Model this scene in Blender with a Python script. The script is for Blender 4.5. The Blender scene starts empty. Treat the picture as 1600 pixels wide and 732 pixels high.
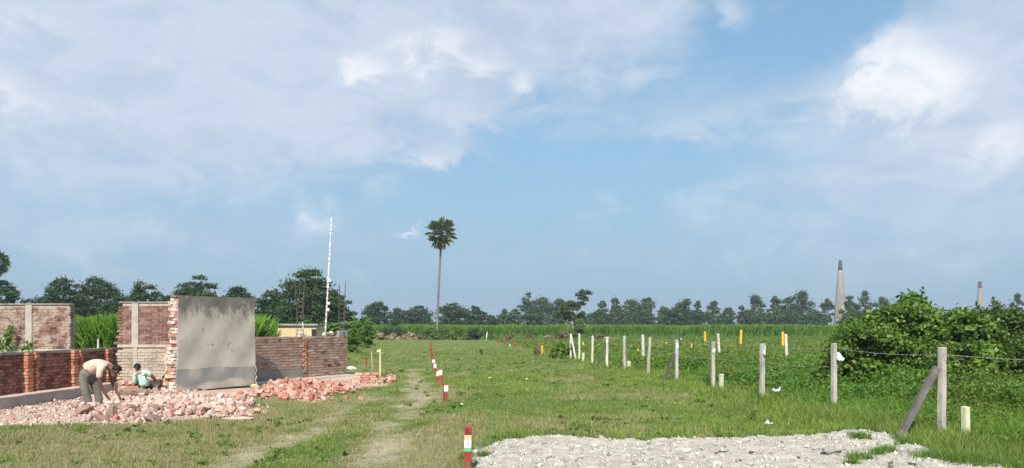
import bpy, bmesh, math, random
import numpy as np
from mathutils import Vector, Matrix
R = math.radians
S = bpy.context.scene
COL = S.collection
F = 1190.0; HZ = 515.0; EYE = 1.6

# ------------------------------------------------------------------ camera
cd = bpy.data.cameras.new('camera'); cam = bpy.data.objects.new('camera', cd); COL.objects.link(cam)
cam.location = (0, 0, EYE); cam.rotation_euler = (R(90), 0, 0)
cd.sensor_width = 36; cd.lens = 36 * F / 1600; cd.shift_y = (HZ - 366) / 1600
cd.clip_end = 6000; cd.clip_start = 0.05
S.camera = cam
# ------------------------------------------------------------------ sun, exposure
SUN_EL = 47.0; SUN_VEC = Vector((-0.12, -1.0, 0)).normalized() * math.cos(R(SUN_EL)); SUN_VEC.z = math.sin(R(SUN_EL))
sl = bpy.data.lights.new('sun', 'SUN'); sl.energy = 4.6; sl.angle = R(0.6); sl.color = (1.0, 0.93, 0.82)
so = bpy.data.objects.new('sun', sl); COL.objects.link(so); so.location = (0, -20, 40)
so.rotation_euler = (-SUN_VEC).to_track_quat('-Z', 'Y').to_euler()
S.view_settings.view_transform = 'Standard'; S.view_settings.look = 'None'
S.view_settings.exposure = 0.42; S.view_settings.gamma = 1.0; S.view_settings.use_curve_mapping = False

# ------------------------------------------------------------------ sky with clouds
W = bpy.data.worlds.new('World'); S.world = W; W.use_nodes = True
wt = W.node_tree; wt.nodes.clear(); WN = wt.nodes.new; WL = wt.links.new
def wm(op, a, b=None, c=None, clamp=False):
    n = WN('ShaderNodeMath'); n.operation = op; n.use_clamp = clamp
    for i, v in enumerate((a, b, c)):
        if v is None: continue
        if isinstance(v, (int, float)): n.inputs[i].default_value = v
        else: WL(v, n.inputs[i])
    return n.outputs[0]
def wmix(f, a, b):
    n = WN('ShaderNodeMix'); n.data_type = 'RGBA'
    for k, v in ((0, f), (6, a), (7, b)):
        if isinstance(v, (int, float)): n.inputs[k].default_value = v
        elif isinstance(v, tuple): n.inputs[k].default_value = v + (1,)
        else: WL(v, n.inputs[k])
    return n.outputs[2]
sky = WN('ShaderNodeTexSky'); sky.sky_type = 'NISHITA'; sky.sun_disc = False
sky.sun_elevation = R(SUN_EL); sky.sun_rotation = math.atan2(SUN_VEC.x, SUN_VEC.y)
sky.dust_density = 0.6; sky.ozone_density = 1.6; sky.air_density = 1.0
tc = WN('ShaderNodeTexCoord'); sx = WN('ShaderNodeSeparateXYZ'); WL(tc.outputs['Generated'], sx.inputs[0])
X_, Y_, Z_ = sx.outputs
az = wm('ARCTAN2', X_, Y_)
hyp = wm('SQRT', wm('ADD', wm('MULTIPLY', X_, X_), wm('MULTIPLY', Y_, Y_)))
el = wm('ARCTAN2', Z_, hyp)
def noise(vec, scale, detail, rough, dist=0.0):
    n = WN('ShaderNodeTexNoise'); n.inputs['Scale'].default_value = scale; n.inputs['Detail'].default_value = detail
    n.inputs['Roughness'].default_value = rough; n.inputs['Distortion'].default_value = dist
    WL(vec, n.inputs['Vector']); return n.outputs['Fac']
cv = WN('ShaderNodeCombineXYZ'); WL(az, cv.inputs[0]); WL(wm('MULTIPLY', el, 2.1), cv.inputs[1])
rot = WN('ShaderNodeMapping'); rot.inputs['Rotation'].default_value = (0, 0, R(-14)); WL(cv.outputs[0], rot.inputs[0])
n_big = noise(rot.outputs[0], 4.0, 8, 0.6, 0.5)
n_fine = noise(rot.outputs[0], 10.0, 10, 0.64, 0.6)
cv2 = WN('ShaderNodeCombineXYZ'); WL(az, cv2.inputs[0]); WL(el, cv2.inputs[1]); cv2.inputs[2].default_value = 3.7
n_puff = noise(cv2.outputs[0], 11.0, 10, 0.6, 0.5)
n_soft = noise(cv2.outputs[0], 4.5, 4, 0.5)
# wobbling of the cloud outlines
daz = wm('ADD', az, wm('MULTIPLY', wm('SUBTRACT', n_puff, 0.5), 0.13))
de = wm('ADD', el, wm('MULTIPLY', wm('SUBTRACT', n_fine, 0.5), 0.11))
def pxang(px, py):
    a = math.atan((px - 800) / F); return a, math.atan((HZ - py) / F * math.cos(a))
def blob(px, py, wpx, hpx, amp, tilt=0.0, flat=False):
    a0, e0 = pxang(px, py); sw, sh = wpx / F, hpx / F
    da = wm('SUBTRACT', daz, a0); dd = wm('SUBTRACT', de, e0)
    ct, st = math.cos(R(tilt)), math.sin(R(tilt))
    u = wm('MULTIPLY', wm('ADD', wm('MULTIPLY', da, ct), wm('MULTIPLY', dd, st)), 1 / sw)
    v = wm('MULTIPLY', wm('SUBTRACT', wm('MULTIPLY', dd, ct), wm('MULTIPLY', da, st)), 1 / sh)
    q = wm('ADD', wm('MULTIPLY', u, u), wm('MULTIPLY', v, v))
    return wm('MULTIPLY', wm('POWER', 2.718, wm('MULTIPLY', q, -1.0)), amp)
def total(lst):
    t = lst[0]
    for k in lst[1:]: t = wm('ADD', t, k)
    return t
def sstep(v, a, b):
    n = WN('ShaderNodeMapRange'); n.interpolation_type = 'SMOOTHSTEP'
    n.inputs[1].default_value = a; n.inputs[2].default_value = b; WL(v, n.inputs[0]); return n.outputs[0]
# wide veil of stratus, upper left; right bank
veil = total([blob(150, 130, 540, 210, 1.15, 6), blob(560, 120, 350, 150, 0.95, 12), blob(960, 40, 260, 120, 0.8, 12), blob(300, 380, 300, 30, .45, 0), blob(1450, 330, 300, 90, .65, 0), blob(880, 415, 120, 18, .4, 0),
              blob(1470, 200, 260, 190, 0.85, 0), blob(1120, 185, 230, 30, 0.35, 6), blob(1120, 300, 170, 22, 0.38, 6), blob(900, 270, 300, 65, -0.5, 0), blob(1050, 130, 130, 40, -.25, 10), blob(690, 240, 60, 14, .5, 0), blob(1600, 40, 140, 130, 0.6),
              blob(1230, 15, 190, 80, -0.75, 0), blob(640, 290, 260, 60, -0.35, 10), blob(880, 150, 120, 40, -0.28, 16)])
veil_m = sstep(wm('ADD', wm('ADD', veil, wm('MULTIPLY', wm('SUBTRACT', n_big, 0.5), 1.7)), wm('MULTIPLY', wm('SUBTRACT', n_fine, 0.5), 1.15)), -0.05, 1.25)
# bright cumulus heads
cum = total([blob(1380, 120, 62, 52, 1.25), blob(1440, 135, 80, 50, 1.0), blob(1385, 165, 60, 30, 0.8), blob(690, 70, 62, 30, 0.95), blob(575, 103, 44, 22, 0.9),
             blob(770, 108, 45, 22, 0.65), blob(825, 140, 30, 22, 0.75), blob(512, 335, 30, 24, 0.5), blob(612, 362, 38, 11, 0.62), blob(640, 358, 12, 7, 0.5), blob(685, 365, 24, 14, 0.55), blob(1150, 20, 30, 40, 0.5, 30),
             blob(40, 30, 90, 30, 0.6, -15), blob(50, 150, 60, 20, 0.55, -30), blob(1575, 205, 50, 30, 0.6), blob(700, 242, 50, 14, 0.5), blob(1100, 185, 110, 12, 0.35, 8),
             blob(915, 400, 40, 14, 0.3), blob(1505, 380, 50, 20, 0.3), blob(1080, 307, 110, 13, 0.35, 5)])
cum_m = sstep(wm('ADD', cum, wm('MULTIPLY', wm('SUBTRACT', n_puff, 0.5), 2.1)), 0.12, 1.25)
skyc = WN('ShaderNodeMix'); skyc.data_type = 'RGBA'; skyc.blend_type = 'MULTIPLY'; skyc.inputs[0].default_value = 1
WL(sky.outputs[0], skyc.inputs[6]); skyc.inputs[7].default_value = (0.93, 1.20, 1.26, 1)
# moist air near the horizon
hor_m = sstep(el, 0.38, -0.02)
c1 = wmix(wm('MULTIPLY', hor_m, 0.92), skyc.outputs[2], (2.7, 3.58, 4.7))
base_m = wmix(0.40, c1, (3.25, 5.3, 7.0))
grey = wmix(sstep(wm('ADD', wm('MULTIPLY', n_soft, .35), wm('MULTIPLY', n_fine, .65)), .36, .62), (4.7, 5.5, 6.75), (5.9, 6.6, 7.55))
hz_f = sstep(el, 0.02, 0.24)
c2 = wmix(wm('MULTIPLY', wm('MULTIPLY', veil_m, wm('ADD', 0.35, wm('MULTIPLY', hz_f, 0.65))), 0.86), base_m, grey)
white = wmix(sstep(n_fine, 0.3, 0.7), (6.6, 7.1, 7.9), (9.0, 9.0, 9.3))
c3 = wmix(wm('MULTIPLY', cum_m, 0.9), c2, white)
bg = WN('ShaderNodeBackground'); bg.inputs[1].default_value = 0.088; WL(c3, bg.inputs[0])
wo = WN('ShaderNodeOutputWorld'); WL(bg.outputs[0], wo.inputs[0])

# ================================================================== helpers
def tag(o, label=None, cat=None, group=None, kind=None):
    if label: o['label'] = label
    if cat: o['category'] = cat
    if group: o['group'] = group
    if kind: o['kind'] = kind
    return o
def empty(name, loc, rz=0.0):
    o = bpy.data.objects.new(name, None); COL.objects.link(o); o.location = loc; o.rotation_euler = (0, 0, rz)
    o.empty_display_size = 0.2
    return o
def link(name, me, mat=None, parent=None, loc=None, rot=None, smooth=False):
    o = bpy.data.objects.new(name, me); COL.objects.link(o)
    if mat is not None and not me.materials: me.materials.append(mat)
    if parent: o.parent = parent
    if loc is not None: o.location = loc
    if rot is not None: o.rotation_euler = rot
    if smooth: me.polygons.foreach_set('use_smooth', [True] * len(me.polygons))
    return o
def G(px, py):                     # ground point seen at a photo pixel
    d = F * EYE / (py - HZ); return ((px - 800) / F * d, d)
def P(px, py, d):                  # point at distance d
    return Vector(((px - 800) / F * d, d, EYE - (py - HZ) / F * d))
class MB:
    def __init__(s): s.v = []; s.f = []
    def add(s, vs, fs):
        b = len(s.v); s.v += [tuple(q) for q in vs]; s.f += [tuple(i + b for i in f) for f in fs]
    def box(s, c, size, rz=0.0, M=None, jit=0.0, rnd=random):
        hx, hy, hz = size[0] / 2, size[1] / 2, size[2] / 2
        vs = [Vector((x, y, z)) for x in (-hx, hx) for y in (-hy, hy) for z in (-hz, hz)]
        if jit: vs = [q + Vector([rnd.uniform(-jit, jit) for _ in range(3)]) for q in vs]
        if M is None: M = Matrix.Rotation(rz, 3, 'Z')
        c = Vector(c)
        s.add([c + M @ q for q in vs], [(0, 1, 3, 2), (4, 6, 7, 5), (0, 4, 5, 1), (2, 3, 7, 6), (0, 2, 6, 4), (1, 5, 7, 3)])
    def tube(s, pts, rad, n=8, cap=True):
        pts = [Vector(p) for p in pts]
        if not isinstance(rad, (list, tuple)): rad = [rad] * len(pts)
        b = len(s.v); ref = Vector((0.13, 0.97, 0.2)).normalized()
        for i, p in enumerate(pts):
            t = (pts[min(i + 1, len(pts) - 1)] - pts[max(i - 1, 0)]).normalized()
            u = t.cross(ref)
            if u.length < 0.05: u = t.cross(Vector((1, 0, 0)))
            u.normalize(); w = t.cross(u)
            for k in range(n):
                a = 2 * math.pi * k / n; s.v.append(tuple(p + (u * math.cos(a) + w * math.sin(a)) * rad[i]))
        for i in range(len(pts) - 1):
            for k in range(n):
                s.f.append((b + i * n + k, b + i * n + (k + 1) % n, b + (i + 1) * n + (k + 1) % n, b + (i + 1) * n + k))
        if cap:
            s.f.append(tuple(b + k for k in range(n))[::-1]); e = b + (len(pts) - 1) * n; s.f.append(tuple(e + k for k in range(n)))
    def build(s, name, mat, parent=None, smooth=False, loc=None, rot=None, bevel=0.0):
        me = bpy.data.meshes.new(name); me.from_pydata(s.v, [], s.f); me.update()
        bm = bmesh.new(); bm.from_mesh(me); bmesh.ops.recalc_face_normals(bm, faces=bm.faces); bm.to_mesh(me); bm.free()
        o = link(name, me, mat, parent, loc, rot, smooth)
        if bevel:
            m = o.modifiers.new('b', 'BEVEL'); m.width = bevel; m.segments = 2; m.limit_method = 'ANGLE'
        return o
def np_mesh(name, V, Fc, mat, parent=None, col=None, smooth=False, loc=None):
    """V (n,3), Fc (m,k) fast mesh"""
    me = bpy.data.meshes.new(name); m, k = Fc.shape
    me.vertices.add(len(V)); me.vertices.foreach_set('co', np.ascontiguousarray(V, dtype=np.float32).ravel())
    me.loops.add(m * k); me.loops.foreach_set('vertex_index', np.ascontiguousarray(Fc, dtype=np.int32).ravel())
    me.polygons.add(m); me.polygons.foreach_set('loop_start', np.arange(0, m * k, k, dtype=np.int32))
    me.update(calc_edges=True)
    if smooth: me.polygons.foreach_set('use_smooth', np.ones(m, dtype=bool))
    if col is not None:
        at = me.color_attributes.new('Col', 'FLOAT_COLOR', 'POINT')
        c4 = np.ones((len(V), 4), dtype=np.float32); c4[:, :3] = col; at.data.foreach_set('color', c4.ravel())
    me.materials.append(mat)
    o = bpy.data.objects.new(name, me); COL.objects.link(o)
    if parent: o.parent = parent
    if loc is not None: o.location = loc
    return o
def vnoise(x, y, seed=0, octv=4, rough=0.5):
    """cheap smooth value noise in [0,1]"""
    x = np.asarray(x, dtype=np.float64); y = np.asarray(y, dtype=np.float64)
    tot = np.zeros_like(x); amp = 1.0; nrm = 0.0
    for o_ in range(octv):
        xi = np.floor(x).astype(np.int64); yi = np.floor(y).astype(np.int64); fx = x - xi; fy = y - yi
        fx = fx * fx * (3 - 2 * fx); fy = fy * fy * (3 - 2 * fy)
        def h(a, b):
            n = (a * 374761393 + b * 668265263 + (seed + o_ * 17) * 974634777) & 0x7fffffff
            n = ((n ^ (n >> 13)) * 1274126177) & 0x7fffffff
            return ((n ^ (n >> 16)) & 0xffff) / 65535.0
        v = (h(xi, yi) * (1 - fx) + h(xi + 1, yi) * fx) * (1 - fy) + (h(xi, yi + 1) * (1 - fx) + h(xi + 1, yi + 1) * fx) * fy
        tot += v * amp; nrm += amp; amp *= rough; x = x * 2.03 + 5.1; y = y * 2.03 + 1.7
    return tot / nrm
def ss(v, a, b):
    t = np.clip((v - a) / (b - a), 0, 1); return t * t * (3 - 2 * t)
def poly_sd(px, py, poly):
    """signed distance, negative inside"""
    d = np.full(px.shape, 1e9); ins = np.zeros(px.shape, dtype=bool); n = len(poly)
    for i in range(n):
        ax, ay = poly[i]; bx, by = poly[(i + 1) % n]
        ex, ey = bx - ax, by - ay; wx, wy = px - ax, py - ay
        t = np.clip((wx * ex + wy * ey) / (ex * ex + ey * ey + 1e-12), 0, 1)
        d = np.minimum(d, np.hypot(wx - t * ex, wy - t * ey))
        c = ((ay > py) != (by > py)) & (px < (bx - ax) * (py - ay) / ((by - ay) if by != ay else 1e-9) + ax)
        ins ^= c
    return np.where(ins, -d, d)

# ------------------------------------------------------------------ materials
def new_mat(name):
    m = bpy.data.materials.new(name); m.use_nodes = True; nt = m.node_tree
    return m, nt, nt.nodes['Principled BSDF']
def ramp(nt, fac, stops):
    r = nt.nodes.new('ShaderNodeValToRGB'); e = r.color_ramp.elements
    e[0].position, e[0].color = stops[0][0], tuple(stops[0][1]) + (1,)
    e[1].position, e[1].color = stops[-1][0], tuple(stops[-1][1]) + (1,)
    for p, c in stops[1:-1]:
        k = e.new(p); k.color = tuple(c) + (1,)
    nt.links.new(fac, r.inputs[0]); return r.outputs[0]
def tnoise(nt, scale, detail=5, rough=0.6, coord='Object', stretch=None, dist=0.0):
    t = nt.nodes.new('ShaderNodeTexCoord'); n = nt.nodes.new('ShaderNodeTexNoise')
    v = t.outputs[coord]
    if stretch:
        mp = nt.nodes.new('ShaderNodeMapping'); mp.inputs['Scale'].default_value = stretch; nt.links.new(v, mp.inputs[0]); v = mp.outputs[0]
    nt.links.new(v, n.inputs['Vector'])
    n.inputs['Scale'].default_value = scale; n.inputs['Detail'].default_value = detail; n.inputs['Roughness'].default_value = rough
    n.inputs['Distortion'].default_value = dist
    return n.outputs['Fac']
def mixc(nt, f, a, b, mode='MIX'):
    n = nt.nodes.new('ShaderNodeMix'); n.data_type = 'RGBA'; n.blend_type = mode
    for k, v in ((0, f), (6, a), (7, b)):
        if isinstance(v, (int, float)): n.inputs[k].default_value = v
        elif isinstance(v, tuple): n.inputs[k].default_value = v + (1,)
        else: nt.links.new(v, n.inputs[k])
    return n.outputs[2]
def mrange(nt, v, a, b, c=0.0, d=1.0, smooth=True):
    n = nt.nodes.new('ShaderNodeMapRange'); n.interpolation_type = 'SMOOTHSTEP' if smooth else 'LINEAR'
    for i, q in enumerate((a, b, c, d)): n.inputs[i + 1].default_value = q
    nt.links.new(v, n.inputs[0]); return n.outputs[0]
def nmath(nt, op, a, b=0.0):
    n = nt.nodes.new('ShaderNodeMath'); n.operation = op
    for i, v in enumerate((a, b)):
        if isinstance(v, (int, float)): n.inputs[i].default_value = v
        else: nt.links.new(v, n.inputs[i])
    return n.outputs[0]
def bump(nt, bs, h, strength=0.4, dist=0.02):
    b = nt.nodes.new('ShaderNodeBump'); b.inputs['Strength'].default_value = strength; b.inputs['Distance'].default_value = dist
    nt.links.new(h, b.inputs['Height']); nt.links.new(b.outputs[0], bs.inputs['Normal'])
def mottled(name, c1, c2, scale=8, rough=0.85, bmp=0.3, bd=0.01, c3=None, stretch=None):
    m, nt, bs = new_mat(name)
    f = tnoise(nt, scale, 7, 0.65, stretch=stretch)
    st = [(0.3, c1), (0.7, c2)] if c3 is None else [(0.28, c1), (0.5, c2), (0.72, c3)]
    nt.links.new(ramp(nt, f, st), bs.inputs['Base Color']); bs.inputs['Roughness'].default_value = rough
    bs.inputs['Specular IOR Level'].default_value = 0.2
    if bmp: bump(nt, bs, tnoise(nt, scale * 3, 8, 0.7), bmp, bd)
    return m
def island_mat(name, stops, rough=0.9, noise_scale=None, over=None, over_rng=(0.5, 0.65), over_scale=3, over_amt=1.0, bmp=0.3, dark=None):
    """colour differs per mesh island (per brick, per stone)"""
    m, nt, bs = new_mat(name)
    g = nt.nodes.new('ShaderNodeNewGeometry'); c = ramp(nt, g.outputs['Random Per Island'], stops)
    f = tnoise(nt, 14, 6, 0.7)
    c = mixc(nt, 1.0, c, ramp(nt, f, [(0.25, (0.72, 0.72, 0.72)), (0.75, (1.2, 1.2, 1.2))]), 'MULTIPLY')
    if over:
        o = tnoise(nt, over_scale, 8, 0.68)
        c = mixc(nt, mrange(nt, o, over_rng[0], over_rng[1], 0, over_amt), c, over)
    if dark:
        o = tnoise(nt, 1.7, 7, 0.66, dist=0.4)
        c = mixc(nt, mrange(nt, o, 0.5, 0.68, 0, 0.75), c, dark)
    nt.links.new(c, bs.inputs['Base Color']); bs.inputs['Roughness'].default_value = rough; bs.inputs['Specular IOR Level'].default_value = 0.15
    if bmp: bump(nt, bs, tnoise(nt, 30, 7, 0.7), bmp, 0.01)
    return m
def leaf_mat(name, stops, trans=0.3, rough=0.55, spec=0.25, vcol=False, tcol=1.35):
    m = bpy.data.materials.new(name); m.use_nodes = True; nt = m.node_tree
    bs = nt.nodes['Principled BSDF']; out = nt.nodes['Material Output']
    if vcol:
        a = nt.nodes.new('ShaderNodeAttribute'); a.attribute_name = 'Col'; c = a.outputs['Color']
    else:
        g = nt.nodes.new('ShaderNodeNewGeometry'); c = ramp(nt, g.outputs['Random Per Island'], stops)
        f = tnoise(nt, 0.55, 3, 0.5)
        c = mixc(nt, 1.0, c, ramp(nt, f, [(0.3, (0.78, 0.82, 0.8)), (0.7, (1.15, 1.12, 1.0))]), 'MULTIPLY')
    nt.links.new(c, bs.inputs['Base Color']); bs.inputs['Roughness'].default_value = rough; bs.inputs['Specular IOR Level'].default_value = spec
    tr = nt.nodes.new('ShaderNodeBsdfTranslucent'); nt.links.new(mixc(nt, 1.0, c, (tcol * 1.0, tcol * 1.1, tcol * 0.6), 'MULTIPLY'), tr.inputs[0])
    mx = nt.nodes.new('ShaderNodeMixShader'); mx.inputs[0].default_value = trans
    nt.links.new(bs.outputs[0], mx.inputs[1]); nt.links.new(tr.outputs[0], mx.inputs[2]); nt.links.new(mx.outputs[0], out.inputs[0])
    return m
M = {}
M['leaf_rain'] = leaf_mat('leaf_rain', [(0, (0.022, 0.050, 0.014)), (0.5, (0.042, 0.085, 0.022)), (1, (0.08, 0.13, 0.035))], 0.22)
M['leaf_euca'] = leaf_mat('leaf_euca', [(0, (0.028, 0.055, 0.016)), (0.5, (0.062, 0.104, 0.030)), (1, (0.13, 0.175, 0.055))], 0.2)
M['leaf_bright'] = leaf_mat('leaf_bright', [(0, (0.06, 0.13, 0.018)), (0.5, (0.11, 0.21, 0.028)), (1, (0.17, 0.27, 0.04))], 0.35)
M['leaf_bush'] = leaf_mat('leaf_bush', [(0, (0.055, 0.115, 0.016)), (0.5, (0.115, 0.21, 0.028)), (1, (0.22, 0.32, 0.055))], 0.35, 0.45, 0.3)
M['leaf_weed'] = leaf_mat('leaf_weed', None, 0.32, vcol=True)
M['leaf_cane'] = leaf_mat('leaf_cane', [(0, (0.10, 0.20, 0.022)), (0.6, (0.17, 0.32, 0.036)), (1, (0.25, 0.39, 0.055))], 0.35)
M['leaf_dry'] = leaf_mat('leaf_dry', [(0, (0.18, 0.13, 0.08)), (0.5, (0.40, 0.29, 0.19)), (1, (0.62, 0.47, 0.34))], 0.25)
M['leaf_brown'] = leaf_mat('leaf_brown', [(0, (0.07, 0.07, 0.03)), (0.5, (0.18, 0.14, 0.08)), (1, (0.32, 0.23, 0.14))], 0.2)
M['leaf_palm'] = leaf_mat('leaf_palm', [(0, (0.045, 0.070, 0.028)), (0.5, (0.14, 0.17, 0.07)), (1, (0.32, 0.34, 0.18))], 0.12, 0.4, 0.5)
M['leaf_dead'] = leaf_mat('leaf_dead', [(0, (0.25, 0.17, 0.12)), (1, (0.5, 0.36, 0.27))], 0.15)
M['grass'] = leaf_mat('grass', None, 0.3, vcol=True, rough=0.6)
M['bark'] = mottled('bark', (0.05, 0.042, 0.035), (0.13, 0.11, 0.09), 6)
M['bark_pale'] = mottled('bark_pale', (0.20, 0.18, 0.15), (0.48, 0.44, 0.38), 3)
M['palm_trunk'] = mottled('palm_trunk', (0.14, 0.13, 0.12), (0.26, 0.245, 0.22), 2)
M['palm_dark'] = mottled('palm_dark', (0.02, 0.02, 0.02), (0.06, 0.05, 0.05), 4)

# ================================================================== terrain
DUST = [(-15, 12.0), (-8.4, 12.3), (-6.45, 12.8), (-5.7, 13.5), (-4.74, 14.0), (-4.9, 15.0), (-5.8, 15.7), (-5.9, 16.9), (-4.3, 16.7), (-3.9, 20),
        (-3.5, 22.4), (-4.6, 24.5), (-5.4, 26.2), (-7.5, 26), (-12, 25), (-15, 25)]
GRAV = [(-0.55, 5.0), (-0.45, 8.7), (-0.5, 10.2), (-0.12, 11.1), (0.7, 11.35), (1.85, 10.95), (3.2, 11.2), (4.7, 11.45), (5.45, 12.1), (5.75, 11.5),
        (5.4, 10.7), (5.5, 9.7), (5.7, 8.8), (5.7, 5.0)]
def heaps(x, y):
    h = 0.20 * np.exp(-((x + 6.8) / 1.4) ** 2 - ((y - 15.6) / 0.8) ** 2)
    h += 0.10 * np.exp(-((x + 5.7) / 0.9) ** 2 - ((y - 14.9) / 0.6) ** 2)
    h += 0.03 * np.exp(-((x + 9.0) / 2.2) ** 2 - ((y - 14.4) / 1.2) ** 2)
    h += 0.10 * np.exp(-((x + 8.8) / 1.0) ** 2 - ((y - 18.3) / 0.7) ** 2)
    h += 0.30 * np.exp(-((x + 5.25) / 0.75) ** 2 - ((y - 17.7) / 0.75) ** 2)
    h += 0.20 * np.exp(-((x + 4.5) / 0.7) ** 2 - ((y - 18.6) / 0.8) ** 2)
    return h
def ground_z(x, y):
    x = np.asarray(x, float); y = np.asarray(y, float)
    z = (vnoise(x * 0.5, y * 0.5, 3, 3) - 0.5) * 0.07 + (vnoise(x * 2.2, y * 2.2, 9, 2) - 0.5) * 0.02
    z = z * ss(y, 4, 9) + heaps(x, y)
    rut = rutmask(x, y); z = z - rut * 0.025
    g = poly_sd(x, y, GRAV); z = np.where(g < 0.3, z * ss(g, 0.0, 0.3) - 0.01 * (g < 0), z)
    return z
def gz(x, y): return float(ground_z(np.array([x]), np.array([y]))[0])
def rutmask(x, y):
    c1 = -3.35 + 0.02 * (y - 9) + np.where(y > 18, -(y - 18) * 0.05, 0); c2 = -1.75 - 0.05 * (y - 9) - np.where(y > 18, (y - 18) * 0.09, 0)
    w = 0.40 + 0.26 * (vnoise(x, y * 0.7, 31, 2) - 0.5)
    n = vnoise(x * 1.4, y * 1.0, 12, 3)
    m1 = np.exp(-((x - c1) / w) ** 2) * ss(24 - y, 0, 10) * (0.5 + 0.8 * n); m2 = np.exp(-((x - c2) / (w * 1.25)) ** 2) * ss(40 - y, 0, 18) * (0.6 + 0.8 * n)
    return np.clip(np.maximum(m1, m2), 0, 1)
def masks(x, y):
    n1 = vnoise(x * 0.55, y * 0.38, 1, 4); n2 = vnoise(x * 1.7, y * 1.3, 2, 4); n3 = vnoise(x * 4.5, y * 4.0, 5, 3)
    rut = rutmask(x, y)
    soil = ss(rut + (n2 - 0.5) * 1.3 + (n3 - 0.5) * 0.9, 0.40, 1.2)
    cen = np.exp(-((x + 2.6) / 1.7) ** 2) * ss(26 - y, 0, 12)
    west = ss(-x, 2.0, 5) * ss(15 - y, 0, 5)
    worn = np.exp(-((x - 1.3) / 2.2) ** 2 - ((y - 19) / 6.0) ** 2) * 0.5
    dry = np.clip((n1 - 0.52) * 2.2 + (n2 - 0.5) * 1.9 + cen * 0.55 + west * 0.62 + worn * 0.6 + 0.1 - 0.5 * ss(x, 3.0, 5.5) * ss(60 - y, 0, 30) - .28 * ss(x + .06 * y, -.6, 1.2) * ss(y, 11, 16)
                  + 0.22 * ss(y, 50, 95) * ss(4 - x, 0, 6) + 0.75 * np.exp(-((x + 1.1) / .8) ** 2 - ((y - 9.6) / 1.8) ** 2), 0, 1)
    soil = np.clip(soil + ss(0.55 * np.exp(-((x + 1.35) / .95) ** 2 - ((y - 10.5) / 3.0) ** 2) + (n3 - .5) * 1.2 + (n2 - .5) * .6, .5, 1.0) * .8, 0, 1)
    lush = np.exp(-((x + 2.7) / 0.5) ** 2) * ss(14 - y, 0, 3) * 0.7
    dry = np.clip(dry - lush, 0, 1)
    ds = poly_sd(x, y, DUST); dust = ss(-ds + (n2 - 0.5) * 0.9 + (n3 - .5) * .5, -0.05, 0.25)
    gr = poly_sd(x, y, GRAV); grav = ss(-gr + (n3 - 0.5) * 0.35, -0.12, 0.05)
    return dry, soil, dust, grav, n1, n2, n3
def lerp(a, b, t): return a * (1 - t[:, None]) + np.asarray(b)[None, :] * t[:, None]
gx = np.concatenate([-np.geomspace(17, 1300, 60)[::-1], np.arange(-16.8, 16.9, 0.16), np.geomspace(17, 1300, 60)])
gy = np.concatenate([np.linspace(-400, 3, 14), np.arange(4, 30, 0.16), np.geomspace(30, 1300, 150)])
XX, YY = np.meshgrid(gx, gy); xf, yf = XX.ravel(), YY.ravel()
dry, soil, dust, grav, n1, n2, n3 = masks(xf, yf)
gc = np.tile(np.array([[0.12, 0.16, 0.045]]), (len(xf), 1)) * (0.75 + 0.5 * n3[:, None])
gc = lerp(gc, (0.28, 0.24, 0.14), dry * 0.8)
gc = lerp(gc, (0.15, 0.225, 0.05), ss(yf, 40, 90) * 0.5 * (1 - dry))
gc = lerp(gc, (0.40, 0.335, 0.25), soil * 0.8)
dc = np.array([0.52, 0.39, 0.33])[None, :] * (0.8 + 0.4 * n2[:, None])
gc = gc * (1 - dust[:, None]) + dc * dust[:, None]
gc = lerp(gc, (0.30, 0.27, 0.24), grav)
ni, nj = len(gy), len(gx); idx = np.arange(ni * nj).reshape(ni, nj)
quads = np.stack([idx[:-1, :-1], idx[:-1, 1:], idx[1:, 1:], idx[1:, :-1]], -1).reshape(-1, 4)
mg, nt, bs = new_mat('ground_soil')
a = nt.nodes.new('ShaderNodeAttribute'); a.attribute_name = 'Col'
f = tnoise(nt, 9, 8, 0.7); f2 = tnoise(nt, 1.1, 6, 0.6)
c = mixc(nt, 1.0, a.outputs['Color'], ramp(nt, f, [(0.25, (0.6, 0.6, 0.6)), (0.75, (1.4, 1.4, 1.35))]), 'MULTIPLY')
c = mixc(nt, 1.0, c, ramp(nt, f2, [(0.3, (0.85, 0.88, 0.85)), (0.7, (1.12, 1.1, 1.05))]), 'MULTIPLY')
nt.links.new(c, bs.inputs['Base Color']); bs.inputs['Roughness'].default_value = 0.95; bs.inputs['Specular IOR Level'].default_value = 0.1
bump(nt, bs, tnoise(nt, 22, 8, 0.75), 0.7, 0.03)
ground = np_mesh('ground', np.stack([xf, yf, ground_z(xf, yf)], 1), quads, mg, col=gc, smooth=True)
tag(ground, kind='structure')

# gravel patch: raised pale rubble pad with an uneven surface
px_ = np.arange(-1.0, 6.3, 0.035); py_ = np.arange(5.2, 12.6, 0.035)
XX, YY = np.meshgrid(px_, py_); xf, yf = XX.ravel(), YY.ravel()
def grav_z(x, y):
    n = vnoise(x * 1.3, y * 1.3, 40, 3); nn = vnoise(x * 6, y * 6, 41, 4); n3 = vnoise(x * 3.1, y * 3.1, 44, 3)
    e = ss(-poly_sd(x, y, GRAV) + (n3 - 0.5) * 0.42, -0.08, 0.22)
    lump = 0.05 * np.exp(-((x - 4.9) / .6) ** 2 - ((y - 11.4) / .45) ** 2) + 0.03 * np.exp(-((x - 4.1) / .35) ** 2 - ((y - 10.3) / .3) ** 2)
    return e * (0.045 + (n - 0.5) * 0.06 + (nn - 0.5) * 0.07 + (vnoise(x * 14, y * 14, 47, 2) - .5) * .03 + lump) - 0.06 * (1 - e)
gvz = grav_z(xf, yf); ni, nj = len(py_), len(px_); idx = np.arange(ni * nj).reshape(ni, nj)
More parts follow.
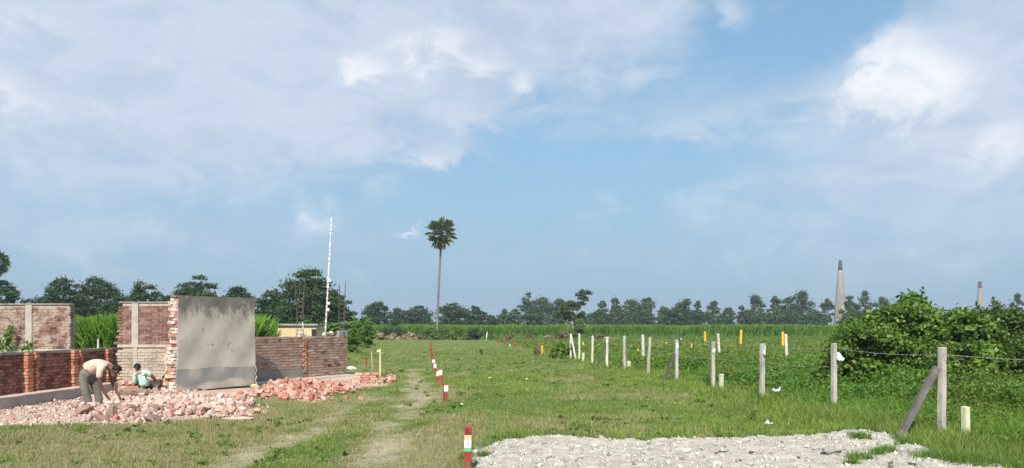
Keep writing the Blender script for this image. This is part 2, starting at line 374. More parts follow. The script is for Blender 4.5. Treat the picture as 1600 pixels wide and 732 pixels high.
quads = np.stack([idx[:-1, :-1], idx[:-1, 1:], idx[1:, 1:], idx[1:, :-1]], -1).reshape(-1, 4)
mgr, nt, bs = new_mat('gravel_dust')
f = tnoise(nt, 5, 8, 0.7); f2 = tnoise(nt, 40, 6, 0.75); f3 = tnoise(nt, 1.3, 4, 0.5)
c = ramp(nt, f, [(0.25, (0.31, 0.275, 0.23)), (0.5, (0.48, 0.435, 0.37)), (0.75, (0.66, 0.61, 0.525))])
c = mixc(nt, 1.0, c, ramp(nt, f2, [(0.3, (0.72, 0.71, 0.7)), (0.6, (1.1, 1.1, 1.1))]), 'MULTIPLY')
c = mixc(nt, mrange(nt, f3, 0.55, 0.72, 0, 0.5), c, (0.26, 0.24, 0.22))
nt.links.new(c, bs.inputs['Base Color']); bs.inputs['Roughness'].default_value = 0.95; bs.inputs['Specular IOR Level'].default_value = 0.1
bump(nt, bs, f2, 0.8, 0.02)
tag(np_mesh('gravel_path', np.stack([xf, yf, gvz], 1), quads, mgr, smooth=True), kind='structure')

# ---- stones
rng = np.random.default_rng(5); rnd = random.Random(7)
M['stone'] = island_mat('stone', [(0, (0.2, 0.18, 0.165)), (0.25, (0.42, 0.38, 0.34)), (0.7, (0.60, 0.56, 0.50)), (0.93, (0.78, 0.75, 0.70)), (1, (0.12, 0.09, 0.085))], bmp=0.2)
OCT_V = np.array([(1, 0, 0), (-1, 0, 0), (0, 1, 0), (0, -1, 0), (0, 0, 1), (0, 0, -1)], float)
OCT_F = np.array([(0, 2, 4), (2, 1, 4), (1, 3, 4), (3, 0, 4), (2, 0, 5), (1, 2, 5), (3, 1, 5), (0, 3, 5)])
BOX_V = np.array([(x, y, z) for x in (-1, 1) for y in (-1, 1) for z in (-1, 1)], float)
BOX_F = np.array([(0, 1, 3, 2), (4, 6, 7, 5), (0, 4, 5, 1), (2, 3, 7, 6), (0, 2, 6, 4), (1, 5, 7, 3)])
def rand_rot(n, flat=1.0):
    q = rng.normal(size=(n, 4)); q[:, 1:3] *= flat; q /= np.linalg.norm(q, axis=1)[:, None]; w, x, y, z = q.T
    return np.stack([np.stack([1 - 2 * (y * y + z * z), 2 * (x * y - z * w), 2 * (x * z + y * w)], 1),
                     np.stack([2 * (x * y + z * w), 1 - 2 * (x * x + z * z), 2 * (y * z - x * w)], 1),
                     np.stack([2 * (x * z - y * w), 2 * (y * z + x * w), 1 - 2 * (x * x + y * y)], 1)], 1)
def scatter(name, C, size, base_v, base_f, mat, aspect=(1, 0.8, 0.55), jit=0.25, flat=1.0):
    n = len(C); k = len(base_v)
    Vb = base_v[None] * np.array(aspect)[None, None] * (1 + rng.uniform(-jit, jit, (n, k, 3)))
    asp = rng.uniform(0.6, 1.2, (n, 1, 3)); Vb = Vb * asp * size[:, None, None] * 0.5
    V = np.einsum('nij,nkj->nki', rand_rot(n, flat), Vb) + C[:, None]
    Fc = base_f[None] + (np.arange(n) * k)[:, None, None]
    return np_mesh(name, V.reshape(-1, 3), Fc.reshape(-1, base_f.shape[1]), mat)
n = 14000; xs = rng.uniform(-0.8, 6.0, n); ys = rng.uniform(7.0, 12.2, n)
ok = poly_sd(xs, ys, GRAV) < rng.normal(0.0, 0.09, n); xs, ys = xs[ok], ys[ok]
sz = np.clip(rng.lognormal(-4.05, 0.65, len(xs)), 0.006, 0.09)
tag(scatter('gravel_stones', np.stack([xs, ys, np.maximum(grav_z(xs, ys), ground_z(xs, ys)) + sz * 0.1], 1), sz, OCT_V, OCT_F, M['stone']),
    'small pale stones strewn over the gravel patch', 'gravel', kind='stuff')
def rock_mesh(seed, subdiv=2, asp=(1, 0.75, 0.5)):
    bm = bmesh.new(); bmesh.ops.create_icosphere(bm, subdivisions=subdiv, radius=0.5); r = random.Random(seed)
    dirs = [Vector([r.gauss(0, 1) for _ in range(3)]).normalized() for _ in range(9)]; lim = [r.uniform(0.26, 0.44) for _ in dirs]
    for v in bm.verts:
        for d_, l_ in zip(dirs, lim):
            q = v.co.dot(d_)
            if q > l_: v.co -= d_ * (q - l_)
        v.co += Vector([r.uniform(-1, 1) * 0.02 for _ in range(3)]); v.co.x *= asp[0]; v.co.y *= asp[1]; v.co.z *= asp[2]
    me = bpy.data.meshes.new('rock'); bm.to_mesh(me); bm.free(); return me
M['rock_pale'] = mottled('rock_pale', (0.4, 0.36, 0.31), (0.72, 0.68, 0.6), 5)
M['rock_grey'] = mottled('rock_grey', (0.22, 0.2, 0.18), (0.42, 0.385, 0.34), 5)
M['rock_dark'] = mottled('rock_dark', (0.07, 0.06, 0.06), (0.16, 0.14, 0.13), 5)
rocks = [(939, 681, .09, 'rock_pale', 'small cream stone on the far edge of the gravel patch'), (1155, 690, .12, 'rock_pale', 'flat cream stone near the middle of the far gravel edge'),
         (1291, 684, .22, 'rock_grey', 'broad flat grey stone at the grass edge of the gravel'), (1336, 680, .26, 'rock_grey', 'brownish lump of earth on the right crest of the gravel'),
         (1353, 683, .1, 'rock_grey', 'small grey stone right of the earth lump'), (1176, 707, .11, 'rock_dark', 'dark stone with a black hollow on the gravel'),
         (1300, 708, .3, 'rock_grey', 'low wide grey boulder half sunk in the gravel'), (1075, 706, .16, 'rock_pale', 'pale angular stone in the middle of the gravel'),
         (1052, 703, .06, 'rock_pale', 'tiny white chip left of the pale angular stone'), (860, 707, .07, 'rock_pale', 'small white stone on the left half of the gravel'),
         (1425, 724, .12, 'rock_dark', 'dark round stone near the right tip of the gravel'), (1392, 725, .07, 'rock_dark', 'small dark pebble beside the dark round stone'),
         (1120, 727, .16, 'rock_pale', 'cream stone at the near edge of the gravel'), (1215, 718, .1, 'rock_pale', 'small cream stone in front of the sunken boulder'),
         (1440, 708, .1, 'rock_grey', 'grey stone by the grass at the right gravel border'), (905, 697, .1, 'rock_pale', 'pale flat stone behind the small white stone'),
         (1000, 699, .1, 'rock_pale', 'pale stone at the middle of the far gravel strip'), (1260, 700, .09, 'rock_pale', 'pale chip left of the sunken boulder'),
         (800, 700, .08, 'rock_grey', 'grey pebble at the left corner of the gravel')]
for i, (px, py, s_, mt, lb) in enumerate(rocks):
    x, y = G(px, py + 7); z = float(grav_z(np.array([x]), np.array([y]))[0])
    o = link('rock', rock_mesh(i), M[mt], loc=(x, y, max(z, 0) + s_ * 0.12), rot=(0, 0, rnd.uniform(0, 6))); o.scale = (s_, s_, s_)
    tag(o, lb, 'stone', 'larger stones on the gravel patch')
# dark twig lying on the gravel
mb = MB(); x, y = G(1127, 716); z = float(grav_z(np.array([x]), np.array([y]))[0]) + 0.02
mb.tube([(x - .08, y, z), (x - .02, y + .02, z + .015), (x + .05, y + .01, z + .02), (x + .11, y + .04, z + .03)], [.010, .008, .006, .003], 6)
mb.tube([(x + .03, y + .01, z + .015), (x + .07, y - .03, z + .03)], [.006, .002], 5)
tag(mb.build('twig', M['palm_dark'], smooth=True), 'short dark twig lying on the pale gravel', 'twig')

# ================================================================== grass
FX = lambda y: 6.75 - 0.094 * (y - 9.0)                 # the fence line
def tri_blades(name, x, y, h, w, lean, col, mat, z0=None):
    n = len(x); a = rng.uniform(0, 2 * np.pi, n); la = rng.uniform(0, 2 * np.pi, n)
    z = ground_z(x, y) if z0 is None else z0
    dx, dy = np.cos(a) * w / 2, np.sin(a) * w / 2; lx, ly = np.cos(la) * lean * h, np.sin(la) * lean * h
    V = np.empty((n, 3, 3)); V[:, 0] = np.stack([x - dx, y - dy, z - 0.005], 1); V[:, 1] = np.stack([x + dx, y + dy, z - 0.005], 1)
    V[:, 2] = np.stack([x + lx, y + ly, z + h], 1)
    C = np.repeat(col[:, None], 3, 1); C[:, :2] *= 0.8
    return np_mesh(name, V.reshape(-1, 3), np.arange(n * 3).reshape(n, 3), mat, col=C.reshape(-1, 3))
def frustum_pts(n, y0, y1, power=1.0, margin=2.0):
    y = y0 + (y1 - y0) * rng.random(n) ** power; hw = 0.675 * y + margin
    keep = rng.random(n) < hw / (0.675 * y1 + margin); y = y[keep]; hw = hw[keep]
    return rng.uniform(-1, 1, len(y)) * hw, y
xs_, ys_ = [], []
for (n, y0, y1) in ((330000, 7.8, 15), (330000, 15, 28), (260000, 28, 60), (200000, 60, 125)):
    x, y = frustum_pts(n, y0, y1); xs_.append(x); ys_.append(y)
x = np.concatenate(xs_); y = np.concatenate(ys_)
dry, soil, dust, grav, n1, n2, n3 = masks(x, y)
keep = (rng.random(len(x)) > soil * 0.85) & (rng.random(len(x)) > dust * 0.995) & (grav < 0.3) & ((x < FX(y) + 3 + 0.05 * y) | (y > 20))
keep &= rng.random(len(x)) < 0.15 + 1.3 * n3
keep &= ~((x < -4.4 - 0.05 * (y - 12)) & (x > -16) & (y > 18) & (y < 26))
x, y, dry, soil, n1, n2, n3 = [q[keep] for q in (x, y, dry, soil, n1, n2, n3)]
near_f = np.exp(-((x - FX(y) + 0.2) / 1.1) ** 2) * ss(60 - y, 0, 30)
h = (0.020 + 0.026 * n3 + 0.03 * (n2 > 0.62)) * rng.uniform(0.5, 1.5, len(x)) * (1 - 0.35 * soil) * (1 + 0.012 * np.clip(y - 15, 0, 60)) + near_f * rng.uniform(0.02, 0.2, len(x))
h *= 1 - 0.35 * ss(y, 50, 110)
w = 0.0065 * (1 + y / 11) * rng.uniform(0.7, 1.3, len(x))
gcol = np.array([0.200, 0.295, 0.056])[None] * rng.uniform(0.55, 1.5, (len(x), 1)) * (0.60 + 0.8 * n2[:, None])
gcol[:, 0] *= rng.uniform(0.8, 1.35, len(x))
dm = (rng.random(len(x)) < dry * 0.9 + 0.06); gcol[dm] = np.array([0.46, 0.39, 0.22])[None] * rng.uniform(0.55, 1.2, (dm.sum(), 1))
gcol = lerp(gcol, (0.30, 0.30, 0.13), dry * 0.35)
gcol = lerp(gcol, (0.22, 0.32, 0.06), ss(y, 45, 100) * 0.6)
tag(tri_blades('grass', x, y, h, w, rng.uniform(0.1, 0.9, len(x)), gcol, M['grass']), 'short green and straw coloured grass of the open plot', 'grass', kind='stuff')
n = 2600; wy = 9 + 45 * rng.random(n) ** 1.1; wx = rng.uniform(-1, 1, n) * (0.675 * wy + 1)
k = (vnoise(wx * .7, wy * .6, 71, 3) > .5) & (wx < FX(wy) - .2) & (poly_sd(wx, wy, DUST) > .2) & (poly_sd(wx, wy, GRAV) > .05); wx, wy = wx[k], wy[k]; nl = 14
rr_ = np.repeat(rng.uniform(.02, .065, len(wx)), nl); cx = np.repeat(wx, nl) + rng.normal(0, 1, len(rr_)) * rr_; cy = np.repeat(wy, nl) + rng.normal(0, 1, len(rr_)) * rr_
cz = ground_z(cx, cy) + .02 + rng.random(len(cx)) * rr_ * .9; N_ = rng.normal(size=(len(cx), 3)) + np.array([0, 0, 1.6])[None]; N_ /= np.linalg.norm(N_, axis=1)[:, None]
U_ = np.cross(N_, rng.normal(size=(len(cx), 3))); U_ /= np.linalg.norm(U_, axis=1)[:, None]; V2 = np.cross(N_, U_); sz_ = rng.uniform(.02, .05, len(cx)) * (1 + cy * .02)
Vw = np.stack([np.stack([cx, cy, cz], 1) + a_ * U_ * sz_[:, None] + b_ * V2 * sz_[:, None] for a_, b_ in ((-.7, 0), (0, .4), (.7, 0), (0, -.4))], 1)
wcol = np.array([0.115, 0.20, 0.035])[None] * np.repeat(rng.uniform(.6, 1.4, (len(wx), 1)), nl, 0) * rng.uniform(.7, 1.3, (len(cx), 1))
tag(np_mesh('weeds', Vw.reshape(-1, 3), np.arange(len(Vw) * 4).reshape(-1, 4), M['leaf_weed'], col=np.repeat(wcol[:, None], 4, 1).reshape(-1, 3)), 'small dark weeds dotted over the short grass', 'weeds', kind='stuff')
# tufts at the gravel border and on it
tx, ty = [], []
for px, py, r_ in ((1345, 722, .14), (1385, 712, .12), (1420, 700, .15), (1370, 716, .08), (1500, 727, .2), (1460, 722, .25), (1530, 730, .25), (1560, 722, .4), (1590, 730, .4), (1345, 690, .15), (1330, 732, .08)):
    cx, cy = G(px, py); m_ = int(420 * r_ / .15); tx.append(rng.normal(cx, r_ * .5, m_)); ty.append(rng.normal(cy, r_ * .4, m_))
bp = []
for (ax, ay), (bx, by) in zip(GRAV[:-1], GRAV[1:]):
    L = math.hypot(bx - ax, by - ay)
    for k in range(int(L * 5)): q = rng.random(); bp.append((ax + (bx - ax) * q + rng.normal(0, .10), ay + (by - ay) * q + rng.normal(0, .10)))
for bx, by in bp:
    m_ = int(rng.integers(15, 90)); sp_ = rng.uniform(.02, .07); tx.append(rng.normal(bx, sp_, m_)); ty.append(rng.normal(by, sp_, m_))
tx = np.concatenate(tx); ty = np.concatenate(ty)
tc_ = np.array([0.15, 0.25, 0.05])[None] * rng.uniform(0.5, 1.5, (len(tx), 1))
zz = np.maximum(grav_z(tx, ty), ground_z(tx, ty))
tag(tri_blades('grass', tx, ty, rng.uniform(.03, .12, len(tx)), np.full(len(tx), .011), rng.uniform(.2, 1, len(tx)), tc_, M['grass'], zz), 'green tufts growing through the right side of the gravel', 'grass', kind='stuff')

# ---- leafy weeds beyond the fence
def leaf_quads(C, U, Vv, ln, wd, cup=0.0):
    """diamond leaves: centre C, long axis U, side axis Vv"""
    n = len(C); V = np.empty((n, 4, 3)); U = U * ln[:, None]; Vv = Vv * wd[:, None]
    V[:, 0] = C - U * 0.5; V[:, 1] = C + Vv * 0.5 - U * 0.05; V[:, 2] = C + U * 0.5; V[:, 3] = C - Vv * 0.5 - U * 0.05
    if cup: V[:, 2, 2] -= cup * ln; 
    return V
def unit(a): return a / (np.linalg.norm(a, axis=1)[:, None] + 1e-9)
def rand_axes(n, up=0.6):
    N = unit(rng.normal(size=(n, 3)) + np.array([0, 0, up * 2])[None]); U = unit(np.cross(N, rng.normal(size=(n, 3)))); return U, np.cross(N, U)
WC, WU, WV, WLn, WWd, WCol = [], [], [], [], [], []
for (n, y0, y1, nl, ls) in ((3600, 8.2, 18, 26, 0.05), (6500, 18, 34, 18, 0.07), (7000, 34, 62, 13, 0.115), (8000, 62, 128, 8, 0.21)):
    y = rng.uniform(y0, y1, n); x = FX(y) + 0.1 + rng.random(n) * (0.70 * y + 2.5 - FX(y))
    if y0 < 12: x[y < 9.5] += 0.5
    pn = vnoise(x * 0.45, y * 0.3, 60, 4); pn2 = vnoise(x * 1.5, y * 1.1, 61, 3)
    k = (rng.random(n) < 0.35 + pn) & (poly_sd(x, y, GRAV) > 0.12); x, y, pn, pn2 = x[k], y[k], pn[k], pn2[k]
    edge = ss(x - FX(y), 0.0, 2.0)
    hh = (0.10 + 0.42 * ss(pn, 0.35, 0.7) * (0.35 + 0.65 * edge)) * rng.uniform(0.6, 1.3, len(x)) * (1 - .62 * ss(y, 20, 45)); base_z = ground_z(x, y)
    m_ = len(x); cx = np.repeat(x, nl) + rng.normal(0, 0.09 + y0 * 0.004, m_ * nl); cy = np.repeat(y, nl) + rng.normal(0, 0.09 + y0 * 0.004, m_ * nl)
    tz = rng.random(m_ * nl) ** 0.7; cz = np.repeat(base_z, nl) + 0.02 + np.repeat(hh, nl) * tz
    U, V_ = rand_axes(m_ * nl, 0.55); WC.append(np.stack([cx, cy, cz], 1)); WU.append(U); WV.append(V_)
    s_ = ls * rng.uniform(0.6, 1.5, m_ * nl); WLn.append(s_ * 1.35); WWd.append(s_ * 0.75)
    cc = np.array([0.085, 0.175, 0.026])[None] * rng.uniform(0.55, 1.5, (m_ * nl, 1)) * np.repeat(0.7 + 0.75 * pn2, nl)[:, None]
    cc = lerp(cc, (0.15, 0.24, 0.045), np.repeat(.55 * ss(y, 20, 50), nl)); cc[:, 0] *= np.repeat(0.8 + 0.9 * vnoise(x * .8, y * .6, 64, 2), nl); WCol.append(cc)
C_ = np.concatenate(WC); V = leaf_quads(C_, np.concatenate(WU), np.concatenate(WV), np.concatenate(WLn), np.concatenate(WWd), 0.15)
cc = np.repeat(np.concatenate(WCol)[:, None], 4, 1)
tag(np_mesh('weeds', V.reshape(-1, 3), np.arange(len(V) * 4).reshape(-1, 4), M['leaf_weed'], col=cc.reshape(-1, 3)), 'lush leafy weeds filling the ground beyond the fence', 'weeds', kind='stuff')
# tall grass blades among weeds
n = 120000; y = 8.3 + 40 * rng.random(n) ** 1.6; x = FX(y) - 0.9 + rng.random(n) ** 1.3 * (0.70 * y + 3.0 - FX(y))
k = (poly_sd(x, y, GRAV) > 0.05) & (rng.random(n) < vnoise(x * .6, y * .5, 66, 3) + 0.15); x, y = x[k], y[k]
tcol = np.array([0.155, 0.27, 0.04])[None] * rng.uniform(0.5, 1.5, (len(x), 1)); edge = ss(x - FX(y), -0.9, 0.6)
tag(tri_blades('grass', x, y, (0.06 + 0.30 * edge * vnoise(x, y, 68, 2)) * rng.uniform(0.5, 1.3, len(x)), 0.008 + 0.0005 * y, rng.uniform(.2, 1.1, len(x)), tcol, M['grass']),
    'taller grass standing along and behind the fence', 'grass', kind='stuff')

# ================================================================== crops
def cane(name, x0, x1, y0, y1, h, n, w, label):
    x = rng.uniform(x0, x1, n); y = y0 + (y1 - y0) * rng.random(n) ** 1.6
    hn = vnoise(x * (.25 if w > .1 else .8), y * 0.25, 80, 3)
    h0 = h * (0.86 + 0.22 * hn) * rng.uniform(0.55, 1.0, n); k = 4
    a = rng.uniform(0, 2 * np.pi, n); la = rng.uniform(0, 2 * np.pi, n); lean = rng.uniform(0.05, 0.9, n) ** 1.3 * h * 0.45
    dx, dy = np.cos(a) * w / 2, np.sin(a) * w / 2; zb = h0 * rng.uniform(0.0, 0.55, n)
    V = np.empty((n, 4, 3)); lx, ly = np.cos(la) * lean, np.sin(la) * lean
    V[:, 0] = np.stack([x - dx, y - dy, zb], 1); V[:, 1] = np.stack([x + dx, y + dy, zb], 1)
    V[:, 2] = np.stack([x + lx * .6 + dx, y + ly * .6 + dy, zb + (h0 - zb) * 0.75], 1); V[:, 3] = np.stack([x + lx, y + ly, h0], 1)
    return tag(np_mesh(name, V.reshape(-1, 3), np.arange(n * 4).reshape(-1, 4), M['leaf_cane']), label, 'crop', kind='stuff')
cane('sugarcane', -45, 66, 150, 158, 2.75, 60000, 0.16, 'long band of tall green sugarcane across the far side of the field')
cane('reeds', -34, -14.75, 42, 47, 2.55, 48000, 0.035, 'bright green reeds growing behind the ruined walls')
# low green bank in front of the cane
n = 60000; x = rng.uniform(-60, 90, n); y = rng.uniform(120, 150, n)
bc = np.array([0.14, 0.23, 0.045])[None] * rng.uniform(0.6, 1.4, (n, 1))
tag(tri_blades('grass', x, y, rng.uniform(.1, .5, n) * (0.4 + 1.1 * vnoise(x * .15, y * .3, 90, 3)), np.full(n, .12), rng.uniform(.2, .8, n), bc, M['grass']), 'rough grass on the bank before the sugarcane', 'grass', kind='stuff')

# ================================================================== trees and shrubs
def crown(name, cl, leaves, size, mat, parent, up=0.5, flat=0.6, extra=None, vary=False):
    """cl: clumps (x,y,z,rx,ry,rz) ; leaves on and inside each clump"""
    cl = np.array(cl); per = np.maximum(6, (leaves * (cl[:, 3] * cl[:, 4]) / (cl[:, 3] * cl[:, 4]).sum()).astype(int))
    id_ = np.repeat(np.arange(len(cl)), per); n = len(id_); far_ = rng.random(n) < .22; d = unit(rng.normal(size=(n, 3))); d[:, 2] = np.where(d[:, 2] < -0.4, -d[:, 2] * .6, d[:, 2])
    r = rng.random(n) ** 0.35 * rng.uniform(.85, 1.12, n) * np.where(far_, rng.uniform(1.0, 1.75, n), 1); C = cl[id_, :3] + d * cl[id_, 3:6] * r[:, None]
    N = unit(d * 0.7 + rng.normal(size=(n, 3)) * 0.6 + np.array([0, 0, up])[None]); U = unit(np.cross(N, rng.normal(size=(n, 3)))); V_ = np.cross(N, U)
    s = size * rng.uniform(0.6, 1.4, n) * (rng.choice([.55, .8, 1.0, 1.35], len(cl))[id_] if vary else 1); V = leaf_quads(C, U, V_, s * 1.3, s * 0.9)
    if extra is not None: V = np.concatenate([V, extra]); n = len(V)
    return np_mesh(name, V.reshape(-1, 3), np.arange(n * 4).reshape(-1, 4), mat, parent)
def tree(name, px, wpx, top, d, label, style='rain', group=None, mat=None, leaves=None, base=0.22, nclump=None):
    x = (px - 800) / F * d; h = (HZ - top) / F * d + EYE; w = wpx / F * d; r = random.Random(int(px * 7 + d))
    t = tag(empty(name, (x, d, 0)), label, 'tree', group); wood = MB(); cl = []
    if style == 'rain':
        nc = int((nclump or 34) * 1.9); tips = []
        for i in range(nc):
            a = r.uniform(0, 2 * math.pi); q = r.random() ** 0.5; zz = r.uniform(base * .6, 1.0)
            env = math.sin(min(1.0, (1.06 - zz) / 0.5) * math.pi / 2)
            R_ = w / 2 * env * q; cr = w * r.uniform(0.07, 0.15)
            c = (math.cos(a) * R_, math.sin(a) * R_ * .8, h * zz - cr * .35); cl.append(c + (cr, cr, cr * r.uniform(.5, .8))); tips.append(c)
        th = h * 0.32; wood.tube([(0, 0, -.1), (.05 * w * r.uniform(-1, 1), 0, th * .5), (0, 0, th)], [w * .045, w * .035, w * .03], 8)
        for c in r.sample(tips, min(9, len(tips))):
            wood.tube([(0, 0, th * .9), (c[0] * .45, c[1] * .45, th + (c[2] - th) * .6), c], [w * .02, w * .012, w * .004], 5)
        for i in range(int(nc * .45)):      # dense middle and low skirts
            a = r.uniform(0, 2 * math.pi); q = r.random() ** .6; zz = r.uniform(.12, .78); cr = w * r.uniform(.12, .2)
            cl.append((math.cos(a) * q * w * .36, math.sin(a) * q * w * .3, h * zz, cr, cr, cr * .75))
        mt = mat or 'leaf_rain'; tm = 'bark'
    elif style == 'euca':
        nc = int((nclump or 16) * 1.8); lean = r.uniform(-.04, .04) * h
        for i in range(nc):
            zz = r.uniform(0.25, 1.0) ** 0.8; env = math.sin(min(1, (1.05 - zz) / .5) * math.pi / 2)
            a = r.uniform(0, 2 * math.pi); R_ = w / 2 * env * r.uniform(.2, 1.0) * (1.2 if r.random() < .2 else 1); cr = w * r.choice([r.uniform(.05, .1), r.uniform(.09, .19)])
            c = (math.cos(a) * R_ + lean * zz, math.sin(a) * R_, h * zz - cr * .5); cl.append(c + (cr, cr, cr * r.uniform(.7, 1.25)))
            if i % 2: wood.tube([(lean * zz * .6, 0, h * zz * .62), c], [h * .008, h * .003], 4)
        wood.tube([(0, 0, -.1), (lean * .4, 0, h * .45), (lean, 0, h * .93)], [h * .017, h * .012, h * .003], 7)
        for i in range(int(nc * .10)):
            zz = r.uniform(.3, .85); a = r.uniform(0, 6.28); cr = w * r.uniform(.1, .2); cl.append((math.cos(a) * w * .16 + lean * zz, math.sin(a) * w * .16, h * zz, cr, cr, cr * 1.3))
        mt = mat or 'leaf_euca'; tm = 'bark_pale'
    else:   # bushy
        nc = nclump or 12
        for i in range(nc):
            a = r.uniform(0, 2 * math.pi); q = r.random() ** .5; zz = r.uniform(.15, 1) * math.sqrt(max(0.05, 1 - q * q * .8)); cr = w * r.uniform(.12, .2)
            c = (math.cos(a) * q * w * .4, math.sin(a) * q * w * .3, max(.1, h * zz - cr * .5)); cl.append(c + (cr, cr, min(cr * .8, h * .35)))
        for i in range(5): wood.tube([(0, 0, -.05), (cl[i][0] * .5, cl[i][1] * .5, cl[i][2] * .6), cl[i][:3]], [w * .02, w * .012, w * .005], 4)
        mt = mat or 'leaf_bright'; tm = 'bark'
    lf = int((leaves or (9000 if d < 110 else 3600)) * (1.35 if style != 'euca' else 1.0)); sz = (0.0017 * d + 0.05) * (.8 if style == 'euca' else 1)
    crown('crown', cl, lf, sz if style != 'bush' else sz * .8, M[mt], t, up=0.6 if style == 'rain' else 0.35)
    wood.build('trunk', M[tm], t, smooth=True)
    return t
GL = 'broad trees behind the ruined walls'
tree('broad_tree', 2, 62, 438, 92, 'dark layered tree cut by the left edge of the photo under a palm crown', 'rain', GL)
tree('broad_tree', 100, 78, 435, 96, 'flat topped dark tree above the leftmost brick wall', 'rain', GL)
tree('broad_tree', 152, 84, 436, 104, 'broad dark tree seen through the gap between two walls', 'rain', GL, nclump=40)
tree('broad_tree', 222, 74, 441, 99, 'rounded dark tree rising over the wall behind the crouching person', 'rain', GL)
tree('broad_tree', 308, 78, 431, 100, 'dark tree directly behind the left half of the plastered wall', 'rain', GL)
tree('broad_tree', 372, 74, 448, 108, 'lower dark tree behind the right corner of the plastered wall', 'rain', GL)
tree('broad_tree', 425, 74, 455, 92, 'dark tree between plastered wall and the rebar cage', 'rain', GL)
tree('broad_tree', 482, 112, 421, 86, 'tallest broad tree, standing behind the rebar and the striped pole', 'rain', GL, leaves=15000, nclump=52)
tree('broad_tree', 524, 60, 455, 90, 'dark tree right of the striped pole', 'rain', GL)
for px, w, tp, lb in ((183, 70, 462, 'low'), (265, 60, 462, 'low'), (50, 70, 468, 'low'), (455, 70, 478, 'low')):
    tree('broad_tree', px, w, tp, 84, {183: 'low dark bushy tree filling the gap between the two brick walls', 265: 'low dark tree just left of the plastered wall', 50: 'low dark tree peeping over the leftmost wall', 455: 'low dark tree behind the small yellow building'}[px], 'rain', 'low trees behind the ruined walls', base=.1, leaves=6000)
GM = 'distant broad trees around the tall palm'
mid = [(588, 54, 473, 190, 'distant broad tree right of the banana plants'), (622, 44, 482, 210, 'low distant tree, second right of the banana plants'), (655, 56, 479, 205, 'distant domed tree left of the tall palm trunk'),
       (707, 62, 474, 200, 'distant domed tree right of the tall palm trunk'), (744, 42, 479, 205, 'distant small crowned tree, second right of the palm'), (768, 22, 493, 215, 'lowest distant tree before the gap in the treeline')]
for px, w, tp, d, lb in mid: tree('broad_tree', px, w, tp, d, lb, 'rain', GM, leaves=5000, base=.12)
GR = 'slender trees of the far treeline'
ords = 'first second third fourth fifth sixth seventh eighth ninth tenth eleventh twelfth thirteenth fourteenth fifteenth sixteenth seventeenth eighteenth nineteenth twentieth'.split()
rt = [(792, 26, 480), (822, 40, 461), (850, 46, 466), (876, 42, 463), (938, 22, 470), (958, 34, 470), (984, 52, 466), (1012, 44, 466), (1036, 34, 480),
      (1072, 40, 466), (1094, 18, 470), (1114, 30, 472), (1136, 26, 478), (1161, 18, 480), (1186, 38, 462), (1210, 30, 458), (1232, 36, 465), (1254, 40, 459), (1290, 36, 464)]
for i, (px, w, tp) in enumerate(rt):
    dd = 235 + (i * 37) % 40
    w = w * (.8 + .35 * ((i * 7) % 5) / 4); tree('slender_tree', px + (i * 5) % 7 - 3, w, tp + (0 if i % 3 else 4) - (3 if i % 4 == 1 else 0), dd, 'grey green slender tree of the far treeline, %s from the gap right of the palm' % ords[i], 'euca', GR, leaves=4200, nclump=18 + (i % 3) * 4)
for px, w, tp, lb in ((1330, 30, 463, 'slender tree just right of the big chimney'), (1352, 36, 456, 'spreading distant tree, second right of the big chimney'), (1384, 30, 464, 'distant tree half sunk behind the big bush'),
                      (1590, 24, 460, 'distant tree peeping over the bushes at the right edge'), (1556, 24, 468, 'distant tree right of the small far chimney')):
    tree('slender_tree', px, w, tp, 250, lb, 'euca', 'slender trees behind the bushes', leaves=3500)
UX = (805, 835, 870, 935, 975, 1005, 1045, 1085, 1125, 1170, 1205, 1245, 1275, 1340, 785, 1060, 1225); UO = [sorted(UX).index(q) for q in UX]
for i, (px, w, tp) in enumerate(((805, 36, 490), (835, 44, 486), (870, 44, 486), (935, 40, 492), (975, 50, 484), (1005, 46, 486), (1045, 36, 492), (1085, 46, 488), (1125, 40, 493), (1170, 44, 492), (1205, 50, 486), (1245, 50, 488), (1275, 40, 490), (1340, 60, 488), (785, 26, 492), (1060, 30, 484), (1225, 40, 480))):
    tree('undergrowth_tree', px, w * (.95 + .5 * ((i * 5) % 4) / 3), tp + (i * 3) % 9 - 6, 228 + i % 5 * 3, 'low dark undergrowth tree under the far treeline, %s by order from the left' % ords[UO[i]], 'rain', 'undergrowth trees of the far treeline', mat='leaf_rain' if i % 2 else 'leaf_euca', leaves=2600, base=.05)
# the crooked tree with a pale forked trunk
d = 128; t = tag(empty('forked_tree', ((893 - 800) / F * d, d, 0)), 'crooked tree with pale forked trunk standing where the fence line ends', 'tree')
wd = MB(); wd.tube([(-.25, 0, -.1), (.1, 0, 1.2), (.35, 0, 2.0), (.05, 0, 3.3), (.15, 0, 5.2), (.5, 0, 7.0)], [.22, .2, .17, .13, .1, .05], 8)
wd.tube([(.35, 0, 2.0), (.75, 0, 3.2), (.9, .1, 4.6), (1.9, .2, 6.2), (2.1, .2, 7.4)], [.15, .12, .1, .07, .03], 7)
wd.tube([(.05, 0, 3.3), (-.9, 0, 4.3), (-1.6, 0, 5.2)], [.09, .06, .03], 6); wd.build('trunk', M['bark_pale'], t, smooth=True)
cl = []; r = random.Random(4)
for cx, cz, sp, k in ((-1.3, 4.4, 1.3, 16), (-.8, 5.7, 1.0, 14), (-.2, 3.6, 1.0, 8), (1.9, 7.2, .75, 12), (1.7, 5.9, .6, 6), (.5, 5.2, .9, 12), (1.3, 3.9, .8, 8)):
    for _ in range(k):
        cr = r.uniform(.35, .65); cl.append((cx + r.gauss(0, sp * .5), r.gauss(0, .7), cz + r.gauss(0, sp * .4), cr, cr, cr * .8))
crown('crown', cl, 12000, .22, M['leaf_euca'], t)
